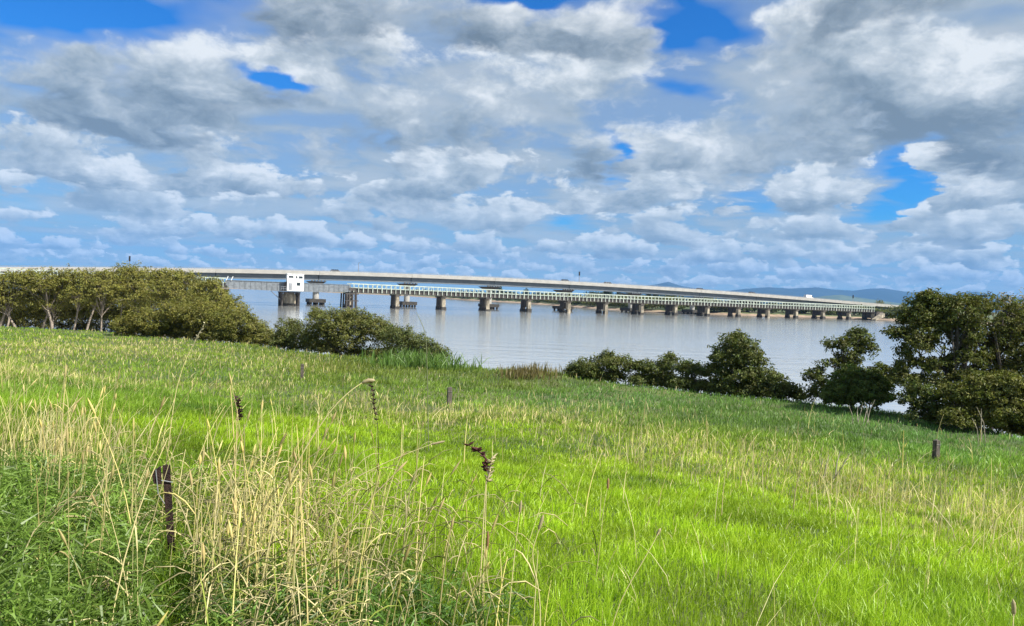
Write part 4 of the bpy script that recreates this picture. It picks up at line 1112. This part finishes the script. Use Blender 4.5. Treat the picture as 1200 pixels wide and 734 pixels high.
ws = [weeds(14000, 40, 75, 2.7, 5.2, .42, (.155, .25, .04)), weeds(4000, 380, 90, 2.7, 3.8, .22, (.10, .20, .03)), weeds(5000, 200, 70, 2.7, 4.2, .2, (.12, .20, .03))]
o_ = 0; Vq = []; Qq = []; Cq = []
for V, Q, C in ws: Vq.append(V); Qq.append(Q + o_); Cq.append(C); o_ += len(V)
link('weeds', mesh_arrays('weeds', np.concatenate(Vq), [np.concatenate(Qq)], np.concatenate(Cq)), M['grass'], kind='stuff', label='leafy green weeds low in the bottom left corner among the straw', category='weeds')
S2.obj('dead_grass_litter', label='tangle of fallen bleached grass leaves under the foreground stalks', category='grass litter', kind='stuff')

# single stalks that stand out -------------------------------------------------------
def single(name, label, cat, base_px, D, path, head=None, headcol=(.45, .38, .22), stemcol=None, r=.003, headr=.009, tufts=0, dark=False):
    """path: (px, py) points on the photograph from the foot up, at distance D"""
    bx = at_depth(base_px, 600, D)[0]; base = np.array([bx, D, float(gz(bx, D))])
    e = empty(name, base, 0, label=label, category=cat)
    pts = [base] + [at_depth(x, y, D + .02 * i) for i, (x, y) in enumerate(path)]
    P = np.array(pts); u = np.linspace(0, len(P) - 1, 14)
    # catmull-like smoothing
    Q = np.column_stack([np.interp(u, range(len(P)), P[:, k]) for k in range(3)])
    for _ in range(2): Q[1:-1] = (Q[:-2] + 2 * Q[1:-1] + Q[2:]) / 4
    s_ = Stalks(); s_.add(Q, np.linspace(r, r * .5, 14), stemcol if stemcol is not None else STRAW * 1.1, 5); s_.obj('stem', e)
    if head:
        hp = [at_depth(x, y, D + .02 * len(path)) for x, y in head]; H = np.array(hp); v = np.linspace(0, len(H) - 1, 9)
        HQ = np.column_stack([np.interp(v, range(len(H)), H[:, k]) for k in range(3)])
        h = Stalks(); prof = np.array([.35, .8, 1, .95, 1.05, .9, .95, .6, .15]) * headr
        h.add(HQ, prof * (.45 if tufts else 1), headcol, 6)
        for _ in range(tufts):
            k = rng.integers(0, 9); a = rng.uniform(0, 6.28); L = headr * rng.uniform(1.2, 3.2)
            d = np.array([math.cos(a), math.sin(a) * .8, rng.uniform(-.2, .9)]); p = HQ[k]
            h.add(np.array([p, p + d * L * .5, p + d * L]), np.array([.35, .5, .12]) * headr, np.array(headcol) * rng.uniform(.6, 1.5), 4)
        h.obj('seed_head', e)
    return e
DK = (.045, .022, .016)
single('grass_stalk', 'long bent stalk with a pale seed head leaning right over the bright grass', 'grass stalk', 300, 3.4, [(318, 610), (345, 545), (385, 482), (410, 458), (424, 449)], [(424, 449), (432, 446), (440, 446)], headr=.010, r=.004)
single('dock_stalk', 'dark drooping dried seed stalk hanging beside the pale bent seed head', 'weed stalk', 442, 6.5, [(444, 560), (443, 500), (441, 490)], [(441, 492), (438, 475), (438, 462), (434, 448)], DK, DK, .004, .010, 80)
single('dock_stalk', 'small dark brown dried seed head standing left among the straw stalks', 'weed stalk', 272, 7, [(276, 540), (280, 495)], [(280, 492), (281, 480), (277, 466)], DK, STRAW * .8, .003, .015, 80)
single('dock_stalk', 'tall pale stalk topped by a reddish black dried seed head bending left', 'weed stalk', 562, 3.6, [(563, 680), (567, 600), (570, 558)], [(570, 552), (571, 540), (563, 530), (549, 522)], (.075, .02, .018), STRAW * 1.05, .0045, .012, 34)
single('grass_stalk', 'pale flowering stalk tip with creamy husks right of the reddish black seed head', 'grass stalk', 568, 3.55, [(566, 690), (569, 610), (570, 568)], [(570, 568), (574, 552), (576, 538)], (.55, .47, .30), None, .0035, .010, 26)
single('grass_stalk', 'straight thin stalk slanting right with a small pale tip above the bright grass', 'grass stalk', 250, 3.6, [(300, 650), (380, 580), (450, 542), (505, 521)], [(505, 521), (514, 519), (522, 517)], headr=.006, r=.0028)
single('grass_stalk', 'lone stalk leaning right in the bright grass right of centre', 'grass stalk', 712, 3.2, [(722, 712), (745, 672), (765, 638), (772, 624)], [(770, 628), (774, 619)], headr=.007, r=.0026)
single('grass_stalk', 'pale stalk with a dry seed head cut off at the bottom right corner', 'grass stalk', 1186, 2.9, [(1187, 735), (1188, 720)], [(1188, 722), (1188, 712), (1187, 702)], headr=.009, r=.003)
single('grass_stalk', 'stalk with slim rusty seed head left of centre in the bright grass', 'grass stalk', 700, 4.3, [(703, 640), (708, 590), (712, 572)], [(712, 574), (713, 560)], (.35, .22, .10), None, .0022, .008)
single('grass_stalk', 'upright stalk with thin pale head near the bottom centre', 'grass stalk', 596, 3.1, [(598, 700), (604, 640), (609, 600)], [(609, 602), (611, 586)], headr=.006, r=.003)
single('grass_stalk', 'upright stalk with rusty brown seed head beside the paler one at bottom centre', 'grass stalk', 604, 3.3, [(570, 680), (571, 640)], [(571, 645), (572, 622)], (.30, .17, .08), None, .0025, .007)
single('grass_stalk', 'thick pale stalk bending left at the right of the bottom centre', 'grass stalk', 640, 3.0, [(634, 700), (622, 650), (632, 620)], [(631, 622), (637, 603)], headr=.007, r=.003)
single('grass_stalk', 'tall slanting stalk with a fluffy tip standing against the dark shrubs at left', 'grass stalk', 190, 6.0, [(205, 460), (216, 425), (226, 405)], [(226, 405), (231, 395), (240, 379)], (.5, .45, .30), None, .004, .011, 10)
single('grass_stalk', 'arching stalk tip in front of the second bush on the left', 'grass stalk', 500, 12, [(500, 400), (497, 385), (488, 366)], None, stemcol=(.20, .22, .12), r=.008)

# fence posts -----------------------------------------------------------------------
def foot(px, D): x = (px - 600) / F_PX * D; return x, D, float(gz(x, D))
# rusty iron post in the foreground
x, y, z = foot(209, 4.3)
tz = at_depth(209, 545, 4.3)[2] - z
e = empty('fence_post', (x, y, z), .35, label='rusty dark iron fence post sticking out of the straw in the left foreground', category='fence post')
pst = MB(); lean = -.045
def lp(px_, py_, zz): return (px_ + lean * zz / tz, py_, zz)
t_ = .006
for (x0, y0, x1, y1) in ((-.020, -.003, .020, .003), (-.003, .003, .003, .034)):
    pst.hexa([lp(x0, y0, -.3), lp(x1, y0, -.3), lp(x1, y1, -.3), lp(x0, y1, -.3), lp(x0, y0, tz), lp(x1, y0, tz), lp(x1, y1, tz), lp(x0, y1, tz)])
pst.build('post_shaft', M['rust'], e)
br_ = MB(); br_.hexa([lp(-.072, -.014, tz - .10), lp(-.030, -.014, tz - .11), lp(-.030, .012, tz - .11), lp(-.072, .012, tz - .10), lp(-.078, -.014, tz - .035), lp(-.030, -.014, tz - .005), lp(-.030, .012, tz - .005), lp(-.078, .012, tz - .035)])
br_.build('bracket', M['rust'], e)
wr = MB(); wr.tube([lp(-.03, -.012, tz - .085), lp(.03, -.012, tz - .10)], .0025, 5); wr.tube([lp(-.055, -.018, tz - .02), lp(-.05, -.02, tz - .16), lp(-.02, -.02, tz - .22)], .003, 5)
wr.build('wire', M['grey'], e)
def wood_post(px, pyt, D, w, label, name='fence_post', m_='oldpost'):
    x, y, z = foot(px, D); h = at_depth(px, pyt, D)[2] - z
    e = empty(name, (x, y, z), .3, label=label, category='fence post')
    k = w / 2
    b = MB(); b.hexa([(-k, -k, -.3), (k, -k, -.3), (k, k, -.3), (-k, k, -.3), (-k * .9, -k, h), (k * .95, -k * .9, h - .015), (k * .9, k, h + .01), (-k * .9, k * .95, h - .02)])
    b.build('post_shaft', M[m_], e)
    MB().tube([(-k - .004, -k - .008, h * .78), (k + .004, -k - .008, h * .76)], .004, 5).build('wire', M['grey'], e)
wood_post(1104.5, 516, 19.0, .13, 'short square weathered wooden fence post in the green grass at the right')
wood_post(530, 454, 24, .15, 'short grey wooden fence post in the middle distance below the water')
wood_post(356, 427, 30, .13, 'tiny dark old fence post in the long grass left of centre')
# broken grey sticks by the right shrubs
def sticks(px, py, D, n, h, label):
    x, y, z = foot(px, D); e = empty('dead_sticks', (x, y, z), 0, label=label, category='sticks')
    for i in range(n):
        a = random.uniform(-.5, .5); b_ = random.uniform(-.3, .3); hh = h * random.uniform(.55, 1.0)
        MB().tube([(i * .12 - n * .06, b_ * .2, -.1), (i * .12 - n * .06 + a * hh * .5, b_, hh * .6), (i * .12 - n * .06 + a * hh, b_, hh)], [.018, .012, .006], 5).build('stick', M['deadwood'], e)
M['deadwood'] = mat('bleached_dead_wood', (.42, .37, .29), .9, .3, 8)
sticks(1017, 470, 27, 6, 1.25, 'bleached dead sticks leaning in front of the dense dark green bush')
sticks(1160, 510, 24, 3, 1.3, 'few bare pale sticks standing before the right corner shrub')
sticks(980, 545, 15, 4, .7, 'short broken pale stalk stubs in the pasture right of centre')

# reeds in front of the tapering bush -------------------------------------------------
X = RNG.normal(0, 1, 700) * 1.4; D_ = RNG.uniform(40.5, 43.5, 700); X = X + (492 - 600) / F_PX * 42
hh = RNG.uniform(.5, 1.35, 700)
c = np.tile([.11, .19, .04], (700, 1)) * RNG.uniform(.6, 1.5, (700, 1))
emit('reeds', [blades(X, D_, hh, np.full(700, .06), c, c * 1.2, 3, lean=.6)], M['grass'], label='clump of green arching reeds before the tapering waterside bush', category='reeds')
X = RNG.normal(0, 1, 500) * .75 + (620 - 600) / F_PX * 37; D_ = RNG.uniform(36.5, 38.5, 500)
c = np.tile([.17, .14, .06], (500, 1)) * RNG.uniform(.6, 1.5, (500, 1))
emit('rushes', [blades(X, D_, RNG.uniform(.35, .8, 500), np.full(500, .045), c, c * 1.2, 3, lean=.3)], M['grass'], label='brownish tuft of rushes on the water edge near the centre', category='rushes')

# ------------------------------------------------------------------ haze
hz = MB(); hz.box((0, 6500, 348), (26000, 15000, 702)); hm = bpy.data.materials.new('haze_air'); hm.use_nodes = True
q = NG(hm.node_tree); hm.node_tree.nodes.clear()
pv_ = q.n('ShaderNodeVolumePrincipled'); pv_.inputs['Color'].default_value = (.125, .375, .88, 1); pv_.inputs['Density'].default_value = 5.2e-5
pv_.inputs['Anisotropy'].default_value = .0
q.put(q.n('ShaderNodeOutputMaterial').inputs['Volume'], pv_.outputs[0])
hz.build('haze', hm, kind='stuff')
